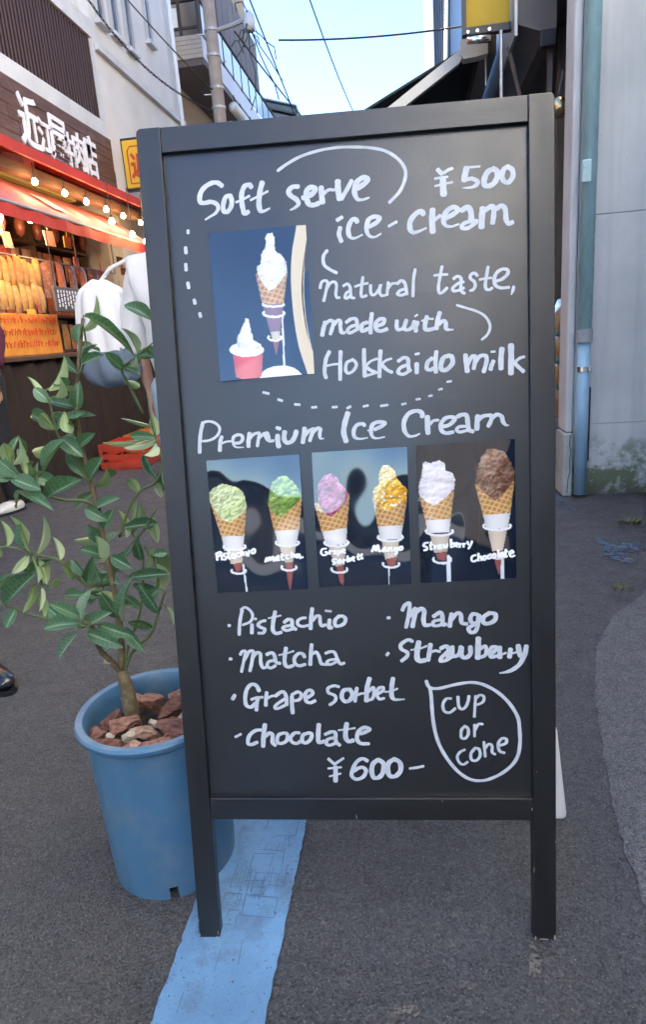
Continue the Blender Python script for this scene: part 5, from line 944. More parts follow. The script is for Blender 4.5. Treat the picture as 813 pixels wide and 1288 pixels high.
# rear frame of the A, hinged at the top
rear=[]
ra=R(17)
def rp(x,d,t): return (x, .024+d+math.sin(ra)*t, HH-.03-math.cos(ra)*t)
LR=1.27
for s in (-1,1):
    b=MB(); x0=s*.27
    q=[rp(x0-.014,0,0),rp(x0+.014,0,0),rp(x0+.014,.02,0),rp(x0-.014,.02,0)]+[rp(x0-.014,0,LR),rp(x0+.014,0,LR),rp(x0+.014,.02,LR),rp(x0-.014,.02,LR)]
    b.add(q,[(0,1,2,3),(7,6,5,4),(0,4,5,1),(1,5,6,2),(2,6,7,3),(3,7,4,0)]); b.build('rear_leg',MA['frame_black'],SG)
    MB().box(x0-.012,x0+.012,.0222,.0262,HH-.045,HH-.015).build('hinge',MA['grey_metal'],SG)
for t in (.12,.95):
    b=MB(); q=[rp(-.255,0,t),rp(.255,0,t),rp(.255,.018,t),rp(-.255,.018,t)]+[rp(-.255,0,t+.035),rp(.255,0,t+.035),rp(.255,.018,t+.035),rp(-.255,.018,t+.035)]
    b.add(q,[(0,1,2,3),(7,6,5,4),(0,4,5,1),(1,5,6,2),(2,6,7,3),(3,7,4,0)]); b.build('rear_rail',MA['frame_black'],SG)
# chipped paint at the feet and along the edges
rn=random.Random(77)
def chip(par,x,z,w,h):
    pts=[(x+w*.5*math.cos(a)*rn.uniform(.6,1),z+h*.5*math.sin(a)*rn.uniform(.6,1)) for a in [2*math.pi*k/7 for k in range(7)]]
    MB().add([(a,-.0004-rn.uniform(0,.0002),b) for a,b in pts],[tuple(range(7))]).build('paint_chip',MA['chip'],par)
for x,z,w,h in [(-.2985,.004,.003,.007),(-.292,-.0025,.012,.003),(-.268,.0,.006,.004),(-.266,.008,.002,.01),(-.299,.03,.0018,.01)]: chip(st_l,x,z,w,h)
for x,z,w,h in [(.2665,.009,.003,.012),(.28,.007,.02,.003),(.2975,.010,.004,.012),(.299,.18,.0015,.006),(.2648,.13,.0015,.012),(.27,.30,.0012,.006)]: chip(st_r,x,z,w,h)
for x,z,w,h in [(-.02,RB+.006,.003,.012),(.12,RB+.034,.003,.003),(.262,RB+.02,.002,.008)]: chip(SG,x,z,w,h)
sm=MB()
# ---- hand lettering: chisel-marker ribbons
def crom(P,sub=6):
    if len(P)<3: 
        a,b=P[0],P[-1]; return [a.lerp(b,i/4) for i in range(5)]
    Q=[P[0]*2-P[1]]+P+[P[-1]*2-P[-2]]; out=[]
    for i in range(1,len(Q)-2):
        p0,p1,p2,p3=Q[i-1:i+3]
        for j in range(sub):
            t=j/sub; out.append(.5*((2*p1)+(p2-p0)*t+(2*p0-5*p1+4*p2-p3)*t*t+(3*p1-p0-3*p2+p3)*t**3))
    out.append(P[-1]); return out
def ribbon(mb,flat,w,fl,y,seed):
    P=[Vector((flat[i]*1e-4,flat[i+1]*1e-4)) for i in range(0,len(flat),2)]
    P=crom(P); n=len(P); rn=random.Random(seed); L=[];Rr=[]
    ph=rn.uniform(0,6)
    tn=[(P[min(i+1,n-1)]-P[max(i-1,0)]).normalized() for i in range(n)]
    for i in range(n):
        d=tn[i]; nn=Vector((-d.y,d.x)); k=.80+.20*abs(d.y)
        t=i/(n-1)
        if 't' in fl and t>.6: k*=1-.62*((t-.6)/.4)
        k*=1+.05*math.sin(ph+i*.9)
        h=w*.545*k*1e-4; L.append(P[i]+nn*h); Rr.append(P[i]-nn*h)
    def cap(c,d,nn,h,sgn):
        return [c+d*(sgn*h*math.cos(a)*.75)+nn*(h*math.sin(a)) for a in (R(60),R(25),R(-25),R(-60))]
    d=tn[0]; h0=(L[0]-Rr[0]).length/2; c0=cap(P[0],d,Vector((-d.y,d.x)),h0,-1)
    d=tn[-1]; h1=(L[-1]-Rr[-1]).length/2; c1=cap(P[-1],d,Vector((-d.y,d.x)),h1,1)
    vs_=[];fs=[]
    for i in range(n):
        yy=y-.00005*i/n; vs_+=[(L[i].x,yy,L[i].y),(Rr[i].x,yy,Rr[i].y)]
    for i in range(n-1): fs.append((2*i,2*i+1,2*i+3,2*i+2))
    o=len(vs_); vs_+=[(q.x,y,q.y) for q in c0]; fs.append((0,o,o+1,o+2,o+3,1))
    o=len(vs_); vs_+=[(q.x,y-.00005,q.y) for q in c1]; fs.append((2*n-2,2*n-1,o+3,o+2,o+1,o))
    mb.add(vs_,fs)
def lettering(key,name,label,parent,y0):
    st=[(min(p[0::2]),max(p[0::2]),i,w,fl,p) for i,(w,fl,p) in enumerate(LETTERING[key])]
    groups=[st] if key in ('cup_or_cone',) else []
    if key=='dots': groups=[[q] for q in st]
    elif not groups:                                   # one object per word: split at gaps wider than a letter space
        for q in sorted(st,key=lambda q:q[0]):
            if groups and q[0]-max(r[1] for r in groups[-1])<100: groups[-1].append(q)
            else: groups.append([q])
    for g in groups:
        mb=MB()
        for a,b,i,w,fl,p in sorted(g,key=lambda q:q[2]): ribbon(mb,p,w,fl,y0-.000012*i,len(key)*31+i)
        o=mb.build(name if key!='dots' else 'marker_dash',MA['marker'],parent)
        if key!='dots': o['label']=label
YT=.0091
for key,label in [('soft_serve','white handwriting Soft serve'),('arc','white marker arc over Soft serve'),('price_500','handwritten price ¥500'),('ice_cream','white handwriting ice-cream'),('natural_taste','white handwriting natural taste,'),('made_with','white handwriting made with'),('hokkaido_milk','white handwriting Hokkaido milk'),('premium_ice_cream','white handwriting Premium Ice Cream'),('pistachio','menu line Pistachio'),('matcha','menu line Matcha'),('grape_sorbet','menu line Grape sorbet'),('chocolate','menu line Chocolate'),('price_600','handwritten price ¥600'),('mango','menu line Mango'),('strawberry','menu line Strawberry'),('cup_or_cone','speech bubble reading cup or cone'),('dots','dashed marker border')]:
    lettering(key,'lettering',label,SG,YT)

# ---- the four glossy photo prints (flat prints painted per vertex, laminated and slightly buckled)
def vnoise(x,y,seed):
    rs=np.random.RandomState(seed); g=rs.rand(64,64)
    xi=np.floor(x).astype(int); yi=np.floor(y).astype(int); fx=x-xi; fy=y-yi; fx=fx*fx*(3-2*fx); fy=fy*fy*(3-2*fy)
    a=g[yi%64,xi%64]; b=g[yi%64,(xi+1)%64]; c=g[(yi+1)%64,xi%64]; d=g[(yi+1)%64,(xi+1)%64]
    return (a*(1-fx)+b*fx)*(1-fy)+(c*(1-fx)+d*fx)*fy
def fbm(x,y,seed): return .5*vnoise(x,y,seed)+.28*vnoise(x*2.1,y*2.1,seed+1)+.14*vnoise(x*4.3,y*4.3,seed+2)+.08*vnoise(x*9,y*9,seed+3)
def inside(px,py,poly):
    r=np.zeros(px.shape,bool); n=len(poly)
    for i in range(n):
        x1,y1=poly[i]; x2,y2=poly[(i+1)%n]
        c=((y1>py)!=(y2>py)); 
        with np.errstate(divide='ignore',invalid='ignore'): xx=(x2-x1)*(py-y1)/((y2-y1) if y2!=y1 else 1e-9)+x1
        r^=c&(px<xx)
    return r
def dline(px,py,poly):
    d=np.full(px.shape,1e9)
    for (x1,y1),(x2,y2) in zip(poly,poly[1:]):
        vx,vy=x2-x1,y2-y1; l=vx*vx+vy*vy+1e-9; t=np.clip(((px-x1)*vx+(py-y1)*vy)/l,0,1); d=np.minimum(d,np.hypot(px-x1-t*vx,py-y1-t*vy))
    return d
SCOOP={'pistachio':((.50,.62,.26),(.75,.82,.52)),'matcha':((.13,.26,.03),(.42,.56,.17)),'grape':((.30,.02,.09),(.62,.22,.36)),'mango':((.78,.34,.01),(.95,.66,.14)),'strawberry':((.74,.70,.76),(.88,.87,.90)),'chocolate':((.13,.055,.03),(.42,.27,.20)),'milk':((.78,.79,.82),(.90,.90,.92))}
def make_print(key,corn,cap_keys,label):
    NX,NY=140,200; tl,tr,br,bl_=[np.array(c) for c in corn]
    u,v=np.meshgrid(np.linspace(0,1,NX),np.linspace(0,1,NY))
    pa=(tl[0]*(1-u)+tr[0]*u)*(1-v)+(bl_[0]*(1-u)+br[0]*u)*v; pb=(tl[1]*(1-u)+tr[1]*u)*(1-v)+(bl_[1]*(1-u)+br[1]*u)*v
    X=pa*1e4; Y=pb*1e4; sd=sum(map(ord,key))
    col=np.zeros((NY,NX,3)); bgc=np.array((.004,.009,.022)); col[:]=bgc*(1+.6*(fbm(X/260,Y/260,sd)[...,None]-.5))
    for kind,flat,ext in PRINT_SHAPES[key]:
        poly=[(flat[i],flat[i+1]) for i in range(0,len(flat),2)]
        xs=[p[0] for p in poly]; ys_=[p[1] for p in poly]; cx=(min(xs)+max(xs))/2; wd=max(xs)-min(xs)+1; ht=max(ys_)-min(ys_)+1
        e=np.clip((X-cx)/(wd*.5),-1,1)
        if kind=='rod':
            m=dline(X,Y,poly)<ext*.55*2.1; col[m]=(.72,.74,.78); continue
        if kind=='ring':
            m=dline(X,Y,poly)<17; col[m]=(.80,.80,.82); continue
        # wobble the outline so it is not a clean polygon
        wob=(fbm(X/30,Y/30,sd+9)-.5)*(26 if kind=='scoop' else 8); wob2=(fbm(X/30,Y/30,sd+19)-.5)*(26 if kind=='scoop' else 8)
        m=inside(X+wob,Y+wob2,poly)
        sh=(1-.38*np.abs(e)**2.2)[...,None]
        if kind=='scoop':
            a,b=[np.array(c) for c in SCOOP[ext]]; n=fbm(X/120,Y/95,sd+3); n2=vnoise(X/34+n*3,Y/26+n*3,sd+5)
            t=np.clip((n-.3)*1.7*.6+n2*.45,0,1)
            t=np.clip((t+.25*((Y-min(ys_))/ht-.5)-.15*e-.5)*1.5+.5,0,1)[...,None]
            c=a*(1-t)+b*t
            if ext=='milk' or ext=='strawberry': c=c*(1-.10*(np.sin(Y/38+e*1.2)>.7)[...,None])
            if ext=='mango': c=np.where((vnoise(X/45,Y/45,77)>.82)[...,None],np.array((.93,.86,.62)),c)
            hf=fbm(X/95+n,Y/75,sd+31)*1.0+.12*vnoise(X/28,Y/24,sd+41)+.6*np.sqrt(np.clip(1-e**2,0,1)); gy,gx=np.gradient(hf); lt=np.clip(.95-(gx*3.5+gy*5),.5,1.35); kk=.35 if ext in('milk','strawberry') else 1.
            c=np.clip(c*(1+(lt-1)*kk)[...,None],0,.95); c=c*(1-.30*np.abs(e)**3)[...,None]
        elif kind=='waffle':
            lx=(X-cx)/ (1-.35*(max(ys_)-Y)/ht*0+.0001); p1=(Y+lx*.30+18*e**2)/78; p2=(Y*.55-lx*1.0)/82
            g=np.minimum(np.abs(p1-np.round(p1)),np.abs(p2-np.round(p2)))
            base=np.array((.50,.24,.07)); ln=np.array((.80,.52,.24)); t=np.clip((.2-g)/.12,0,1)[...,None]
            c=(base*(1-t)+ln*t)*(.85+.4*(fbm(X/40,Y/40,sd+2)[...,None]-.4))*sh
        elif kind=='paper': c=np.ones((NY,NX,3))*np.array((.78,.77,.76))*sh
        elif kind=='lower': c=np.ones((NY,NX,3))*np.array((.66,.56,.44))*sh
        elif kind=='sleeve': c=np.ones((NY,NX,3))*np.array((.26,.15,.17))*sh
        elif kind=='tip': c=np.ones((NY,NX,3))*np.array((.30,.09,.07))*sh
        elif kind=='cup':
            t=np.clip((Y-X*.5-(min(ys_)+cx*-.5+ht*.5))/90,0,1)[...,None]; c=(np.array((.72,.06,.03))*t+np.array((.76,.15,.09))*(1-t))*sh
        else: c=np.ones((NY,NX,3))*np.array((.82,.83,.85))*(1-.1*np.abs(e)**3)[...,None]
        col[m]=np.broadcast_to(c,(NY,NX,3))[m]
    # buckled laminate: long shallow waves, lifted corners
    wv=.0016*np.sin(u*4.1+v*1.9+sd)+.0011*np.sin(v*7.2-u*3.0+sd*1.7)+.0004*np.sin(u*12+v*6+sd)
    lift=.0022*np.clip(np.abs(u-.5)*2-.72,0,1)**1.5
    yy=.0068+wv*.42-lift*.8
    if key=='p1': yy=.0052+wv*.30-lift*.3+.0040*np.clip((u+.10*np.sin(v*3.2)-.74)/.30,0,1)**2   # right edge pressed back to the board
    vs_=np.stack([pa,yy,pb],-1).reshape(-1,3); idx=np.arange(NX*NY).reshape(NY,NX)
    fs=np.stack([idx[:-1,:-1],idx[1:,:-1],idx[1:,1:],idx[:-1,1:]],-1).reshape(-1,4)
    me=bpy.data.meshes.new('photo_print'); me.from_pydata(vs_.tolist(),[],fs.tolist())
    at=me.color_attributes.new('ink','FLOAT_COLOR','POINT'); buf=np.ones((NX*NY,4),np.float32); buf[:,:3]=np.clip(col.reshape(-1,3),0,1); at.data.foreach_set('color',buf.ravel())
    me.polygons.foreach_set('use_smooth',[True]*len(me.polygons)); me.materials.append(MA['print'])
    o=bpy.data.objects.new('photo_print',me); COL.objects.link(o); o.parent=SG; o['label']=label
    for ck in cap_keys:
        mb=MB()
        for i,(w_,fl,pts) in enumerate(LETTERING[ck]): ribbon(mb,pts,w_*1.3,fl,.0040-.00001*i,i+7)
        c=mb.build('caption',MA['caption'],o); c['label']='white caption '+ck[4:].replace('_',' ').capitalize()
    return o
def print_mat():
    m=bpy.data.materials.new('glossy_photo_print'); m.use_nodes=True; nt=m.node_tree; b=nt.nodes['Principled BSDF']
    a=nd(nt,'ShaderNodeAttribute',attribute_name='ink'); nt.links.new(a.outputs['Color'],b.inputs['Base Color'])
    b.inputs['Roughness'].default_value=.5; b.inputs['Specular IOR Level'].default_value=0.; b.inputs['Coat Weight'].default_value=1.; b.inputs['Coat Roughness'].default_value=.03; b.inputs['Coat IOR'].default_value=1.85
    return m
MA['print']=print_mat(); MA['caption']=mat('white_caption_ink',(.86,.87,.88),.5)
make_print('p1',[(-.2030,1.1514),(-.0570,1.1547),(-.0549,.9389),(-.1994,.9351)],[],'glossy photo of a soft serve cone and red cup')
make_print('p2',[(-.2307,.8149),(-.0843,.8181),(-.0813,.6056),(-.2274,.6025)],['cap_pistachio','cap_matcha'],'glossy photo of pistachio and matcha cones')
make_print('p3',[(-.0649,.8199),(.0811,.8226),(.0813,.6099),(-.0640,.6069)],['cap_grape_sorbet','cap_mango'],'glossy photo of grape sorbet and mango cones')
make_print('p4',[(.0951,.8232),(.2420,.8268),(.2426,.6135),(.0960,.6097)],['cap_strawberry','cap_chocolate'],'glossy photo of strawberry and chocolate cones')

# ------------------------------------------------------------------ blue pot
PC=(-.508,1.035)
MA['pot']=mat('blue_plastic_pot',(.062,.165,.285),.45,var=.14,vscale=5,stretch=(2,2,.6),bump=.10,bscale=180,rvar=.12,dirt=(.15,.20,.25),dscale=11,damt=.6)
PT=thing('blue_pot','round blue plastic plant pot beside the chalkboard','plant pot',(PC[0],PC[1],0))
def pot_shell():
    n=96; prof=[(.118,.0),(.119,.026),(.1205,.06),(.125,.24),(.1275,.310),(.138,.318),(.1425,.324),(.143,.330),(.140,.335),(.128,.334),(.124,.329),(.122,.31),(.117,.20),(.113,.03),(.001,.026)]
    mb=MB(); vs_=[];fs=[]
    for r,z in prof:
        for k in range(n): a=2*math.pi*k/n; vs_.append((r*math.cos(a),r*math.sin(a),z))
    notch=set()
    for deg in (-72,48,168):
        k0=int(round((deg%360)/360*n)); notch|={(k0+d)%n for d in (-1,0)}
    for i in range(len(prof)-1):
        for k in range(n):
            if i==0 and k in notch: continue
            fs.append((i*n+k,i*n+(k+1)%n,(i+1)*n+(k+1)%n,(i+1)*n+k))
    return mb.add(vs_,fs)
pot_shell().build('pot_shell',MA['pot'],PT,auto=35)
MB().lathe([(.001,.278),(.05,.281),(.1195,.276)],24).build('soil',mat('dark_soil',(.03,.022,.016),.95,var=.4,vscale=60,bump=1.,bscale=120),PT)

# ------------------------------------------------------------------ artificial tree
def leaf_mat():
    m=bpy.data.materials.new('veined_leaf'); m.use_nodes=True; nt=m.node_tree; b=nt.nodes['Principled BSDF']; L=nt.links.new
    uv=nd(nt,'ShaderNodeUVMap'); sp=nd(nt,'ShaderNodeSeparateXYZ'); L(uv.outputs[0],sp.inputs[0])
    def math_(op,a,b_=None):
        x=nd(nt,'ShaderNodeMath',operation=op)
        for i,v in enumerate((a,b_)):
            if v is None: continue
            if isinstance(v,(int,float)): x.inputs[i].default_value=v
            else: L(v,x.inputs[i])
        return x.outputs[0]
    def rng(x,a,b_,c=0.,d=1.):
        r=nd(nt,'ShaderNodeMapRange'); r.inputs[1].default_value=a; r.inputs[2].default_value=b_; r.inputs[3].default_value=c; r.inputs[4].default_value=d; L(x,r.inputs[0]); return r.outputs[0]
    def mix(f,A,B):
        x=nd(nt,'ShaderNodeMix',data_type='RGBA'); L(f,x.inputs['Factor'])
        for k,v in (('A',A),('B',B)):
            if isinstance(v,tuple): x.inputs[k].default_value=(*v,1)
            else: L(v,x.inputs[k])
        return x.outputs['Result']
    au=math_('ABSOLUTE',math_('SUBTRACT',sp.outputs[0],.5))
    mid=rng(au,.055,.025)
    s=math_('ABSOLUTE',math_('SUBTRACT',math_('FRACT',math_('MULTIPLY',math_('SUBTRACT',sp.outputs[1],math_('MULTIPLY',au,.28)),9.)),.5)); side=rng(s,.08,.03,0,.5)
    vo=nd(nt,'ShaderNodeTexVoronoi',feature='DISTANCE_TO_EDGE'); mp=nd(nt,'ShaderNodeMapping'); mp.inputs['Scale'].default_value=(9,26,1); L(uv.outputs[0],mp.inputs[0]); L(mp.outputs[0],vo.inputs['Vector']); vo.inputs['Scale'].default_value=1.
    net=rng(vo.outputs['Distance'],.08,.02,0,.30)
    oi=nd(nt,'ShaderNodeObjectInfo'); n=nd(nt,'ShaderNodeTexNoise'); n.inputs['Scale'].default_value=5; L(uv.outputs[0],n.inputs['Vector'])
    top=mix(rng(oi.outputs['Random'],0,1),(.016,.058,.030),(.080,.170,.095)); top=mix(rng(n.outputs[0],.4,.7,0,.5),top,(.075,.19,.085))
    v=math_('MAXIMUM',math_('MAXIMUM',mid,side),net); top=mix(v,top,(.25,.38,.24))
    bot=mix(rng(oi.outputs['Random'],0,1),(.22,.30,.11),(.40,.47,.28)); bot=mix(mid,bot,(.12,.22,.03))
    g=nd(nt,'ShaderNodeNewGeometry'); c=mix(g.outputs['Backfacing'],top,bot); L(c,b.inputs['Base Color'])
    b.inputs['Roughness'].default_value=.30; b.inputs['Specular IOR Level'].default_value=.5
    bp=nd(nt,'ShaderNodeBump'); bp.inputs['Strength'].default_value=.35; bp.inputs['Distance'].default_value=.001; L(v,bp.inputs['Height']); L(bp.outputs[0],b.inputs['Normal'])
    tr=nd(nt,'ShaderNodeBsdfTranslucent'); tr.inputs[0].default_value=(.12,.30,.05,1); ms=nd(nt,'ShaderNodeMixShader'); ms.inputs[0].default_value=.16
    out=nt.nodes['Material Output']; L(b.outputs[0],ms.inputs[1]); L(tr.outputs[0],ms.inputs[2]); L(ms.outputs[0],out.inputs[0])
    return m
MA['leaf']=leaf_mat()
def leaf_mesh(bend,cup,twist,seed):
    NL,NW=11,5; rn=random.Random(seed); vs_=[];fs=[];uvs=[]
    for i in range(NL):
        t=i/(NL-1); w=(math.sin(math.pi*min(1,t*.95+.03)))**.72*.5
        if i==NL-1: w=.008
        for j in range(NW):
            s=(j/(NW-1)-.5)*2; z=bend*(t*t-.25*t)*-1+cup*w*abs(s)*1.6+.012*math.sin(t*19+s*2+seed)*abs(s)
            a=twist*t; x=s*w; vs_.append((x*math.cos(a)-z*0,t,z+x*math.sin(a))); uvs.append((j/(NW-1),t))
    for i in range(NL-1):
        for j in range(NW-1):
            a=i*NW+j; fs.append((a,a+1,a+NW+1,a+NW))
    me=bpy.data.meshes.new('leaf'); me.from_pydata(vs_,[],fs); ul=me.uv_layers.new(name='UVMap')
    for lp in me.loops: ul.data[lp.index].uv=uvs[lp.vertex_index]
    me.polygons.foreach_set('use_smooth',[True]*len(me.polygons)); me.materials.append(MA['leaf']); return me
LM=[leaf_mesh(.12,.25,.0,1),leaf_mesh(.28,.35,.3,2),leaf_mesh(.05,.2,-.3,3),leaf_mesh(.45,.3,.15,4)]
TRE=thing('potted_tree','small artificial olive-like tree with veined green leaves in the blue pot','tree',(PC[0],PC[1],.285))
MA['bark']=mat('mottled_bark',(.16,.115,.06),.8,var=.5,vscale=40,stretch=(1,1,.35),bump=.6,bscale=90,dirt=(.30,.26,.13),dscale=45,damt=.6)
MA['twig']=mat('green_twig',(.10,.14,.045),.6,var=.35,vscale=30)
TO=Vector(TRE.location)
for bi,(r,pts) in enumerate(BRANCHES):
    P=[Vector(p)-TO for p in pts]
    if bi==0: P[0]=Vector((P[0].x,P[0].y,-.01))
    out=[]; 
    Q=[P[0]*2-P[1]]+P+[P[-1]*2-P[-2]]
    for i in range(1,len(Q)-2):
        for j in range(5):
            t=j/5; p0,p1,p2,p3=Q[i-1:i+3]; out.append(.5*((2*p1)+(p2-p0)*t+(2*p0-5*p1+4*p2-p3)*t*t+(3*p1-p0-3*p2+p3)*t**3))
    out.append(P[-1]); n=len(out); rr=[r*.00150*(1-.55*i/(n-1))*(1+.10*math.sin(i*1.9+bi)) for i in range(n)]
    if bi==0: rr=[.0155*(1-.30*i/(n-1))*(1+.08*math.sin(i*2.1)) for i in range(n)]
    MB().tube(out,rr,10).build('trunk' if bi==0 else 'branch',MA['bark'] if bi<3 else MA['twig'],TRE,smooth=True)
MB().tube([Vector(BRANCHES[2][1][1])-TO,Vector(BRANCHES[2][1][1])-TO+Vector((-.012,-.004,.004))],.0055,10).build('cut_stub',mat('cut_wood',(.45,.38,.22),.7),TRE)
rn=random.Random(5)
for k,l in enumerate(LEAVES):
    s0=Vector(l[0:3])-TO; b0=Vector(l[3:6])-TO; t0=Vector(l[6:9])-TO; flip=l[9]; w=l[10]*.72*rn.uniform(.85,1.1)
    ax=t0-b0; ln=ax.length; ay=ax.normalized()
    nrm=Vector((rn.uniform(-.45,.45),-.75 if not flip else .65,(.55 if not flip else -.35)+rn.uniform(-.3,.3)))
    az=(nrm-ay*nrm.dot(ay)).normalized(); axx=ay.cross(az)
    o=bpy.data.objects.new('leaf',LM[rn.choice((0,0,1,2,3) if not flip else (1,3,1,2))]); COL.objects.link(o); o.parent=TRE
    M=Matrix((( axx.x*w,ay.x*ln,az.x*ln,b0.x),(axx.y*w,ay.y*ln,az.y*ln,b0.y),(axx.z*w,ay.z*ln,az.z*ln,b0.z),(0,0,0,1))); o.matrix_local=M
    if (b0-s0).length>.002:
        MB().tube([s0,s0.lerp(b0,.5)+Vector((0,0,.003)),b0+ay*.004],.0011,5).build('petiole',MA['twig'],TRE)

# bark chips and pale stones in the pot
MA['chipbark']=mat('pine_bark_chip',(.11,.030,.016),.7,vscale=24,stretch=(.8,5,5),col2=(.38,.20,.14),detail=9,bump=1.,bscale=50,dirt=(.035,.014,.010),dscale=60,damt=.8)
MA['chipbark2']=mat('dark_bark_chip',(.060,.018,.011),.7,vscale=24,stretch=(.8,5,5),col2=(.22,.10,.07),detail=9,bump=1.,bscale=50)
MA['chipbark3']=mat('pale_bark_chip',(.17,.07,.045),.7,vscale=30,stretch=(.8,5,5),col2=(.46,.30,.22),detail=9,bump=1.,bscale=50)
MA['pale_stone']=mat('pale_stone',(.42,.37,.29),.8,var=.3,vscale=30,bump=.5,bscale=80)
def rock(seed,sx,sy,sz):
    bm=bmesh.new(); bmesh.ops.create_icosphere(bm,subdivisions=4,radius=1)
    rn=random.Random(seed); off=Vector((rn.uniform(0,50),rn.uniform(0,50),0))
    pl=[(Vector((rn.gauss(0,1),rn.gauss(0,1),rn.gauss(0,1))).normalized(),rn.uniform(.34,.72)) for _ in range(13)]
    for v in bm.verts:
        p=v.co.copy()
        for nn,d in pl:
            e=p.dot(nn)-d
            if e>0: p-=nn*e
        p*=1+.14*mnoise.noise(p*2.2+off)+.10*mnoise.noise(Vector((p.x*2,p.y*9,p.z*9))+off)+.05*mnoise.noise(Vector((p.x*4,p.y*22,p.z*22))+off)
        v.co=Vector((p.x*sx,p.y*sy,p.z*sz))
    return MB().bm(bm)
chips=[(-.085,-.060,.030,.022,.018,.3),(-.050,-.088,.030,.022,.019,1.1),(-.012,-.098,.032,.018,.016,-.2),(.030,-.088,.034,.024,.020,.5),(.068,-.070,.03,.022,.02,.9),(.088,-.03,.028,.024,.02,.2),(.055,-.025,.042,.022,.018,.75),(.03,.03,.036,.024,.022,.9),(.08,.03,.034,.022,.02,-.5),(-.03,.05,.034,.022,.018,.1),(-.085,.0,.03,.02,.016,1.3),(-.06,.06,.03,.022,.018,.4),(.02,.085,.034,.022,.018,.2),(.065,.075,.03,.02,.018,1.),(.005,-.06,.03,.02,.018,.3),(-.045,-.045,.028,.02,.018,.8),(.058,-.055,.032,.022,.018,.3)]
for k,(x,y,a,b,c,rz) in enumerate(chips):
    a,b,c=a*1.22,b*1.2,c*1.2; o=rock(100+k,a,b,c).build('bark_chunk',(MA['chipbark'],MA['chipbark2'],MA['chipbark3'])[k%3],None,smooth=False); o.data.set_sharp_from_angle(angle=R(28)); o.data.polygons.foreach_set('use_smooth',[True]*len(o.data.polygons)); o.data.set_sharp_from_angle(angle=R(25))
    o.location=(PC[0]+x,PC[1]+y,.290+c*.7+(.012 if k>13 else 0)); o.rotation_euler=(random.uniform(-.3,.3),random.uniform(-.3,.3),rz); tag(o,'rough reddish-brown bark chunk lying in the blue pot','bark chunk','bark chunks in the blue pot')
for k,(x,y,z,a,b,c) in enumerate([(-.015,-.075,.318,.021,.016,.017),(-.062,-.066,.312,.012,.011,.013),(.012,-.108,.31,.011,.01,.008),(.06,.0,.315,.018,.010,.009),(.012,-.03,.315,.016,.012,.011)]):
    o=rock(300+k,a,b,c).build('pale_stone',MA['pale_stone']); o.data.polygons.foreach_set('use_smooth',[True]*len(o.data.polygons)); o.data.set_sharp_from_angle(angle=R(25)); o.location=(PC[0]+x,PC[1]+y,z); o.rotation_euler=(.3,.2,k*1.3)
    tag(o,['largest cream stone in front of the trunk in the pot','small cream stone left of the trunk in the pot','thin cream chip at the pot front','long pale stone right of the trunk in the pot','pale olive stone touching the trunk base'][k],'stone','cream stones in the blue pot')

# ------------------------------------------------------------------ white plastic weight behind the sign
WP=thing('plastic_weight','white plastic sign weight standing behind the right leg of the chalkboard','sign weight',(.24,1.19,0))
bm=bmesh.new(); bmesh.ops.create_cube(bm,size=1)
for v in bm.verts:
    tp=v.co.z>0; v.co=Vector((v.co.x*(.062 if tp else .080)+(-.012 if tp else 0),v.co.y*(.05 if tp else .08),(v.co.z+.5)*.205))
bmesh.ops.bevel(bm,geom=bm.edges[:],offset=.012,segments=4,profile=.5,affect='EDGES'); MB().bm(bm).build('tank',MA['white_plastic'],WP,smooth=False)
MB().lathe([(.001,.2055),(.016,.2055),(.016,.222),(.012,.226),(.001,.226)],16,(-.015,0,0)).build('cap',mat('pale_blue_cap',(.45,.6,.75),.4),WP)

# ------------------------------------------------------------------ weeds at the foot of the wall
MA['weed']=mat('weed_leaf',(.11,.14,.035),.6,var=.4,vscale=30)
for k,(x,y,n,s,lab) in enumerate([(1.02,3.12,26,.045,'yellow-green weed tuft on the ground near the concrete wall'),(.73,2.33,16,.03,'small flat weed tuft on the apron nearest the chalkboard'),(1.28,3.62,30,.05,'mossy weed tuft at the right foot of the wall')]):
    t=thing('weed_tuft',lab,'weed',(x,y,.004),0,'weed tufts on the apron'); mb=MB(); rn=random.Random(60+k)
    for i in range(n):
        a=rn.uniform(0,6.28); d=rn.uniform(0,s*1.4); b=Vector((d*math.cos(a),d*math.sin(a)*.6,0)); tip=b+Vector((math.cos(a)*s*.7,math.sin(a)*s*.7,rn.uniform(.3,1.)*s)); sd=Vector((-math.sin(a),math.cos(a),0))*s*.14
        m_=b.lerp(tip,.5)+Vector((0,0,s*.12)); mb.add([b,m_+sd,tip,m_-sd],[(0,1,2,3)])
    mb.build('blades',MA['weed'],t)
# tan scuff marks on the road in front
for k,(pts,n) in enumerate([([(.150,.884),(.166,.868),(.170,.842),(.162,.812),(.145,.812),(.150,.84),(.152,.862)],90),([(-.075,.742),(-.04,.730),(-.010,.745),(-.03,.755),(-.05,.750)],50),([(.03,.79),(.05,.782),(.065,.79),(.045,.80)],24),([(.02,.86),(.035,.855),(.04,.87),(.025,.875)],14)]):
    flecks('dried_scuff',pts,n,.0008,.0045,.0021,MA['scuff'],90+k)

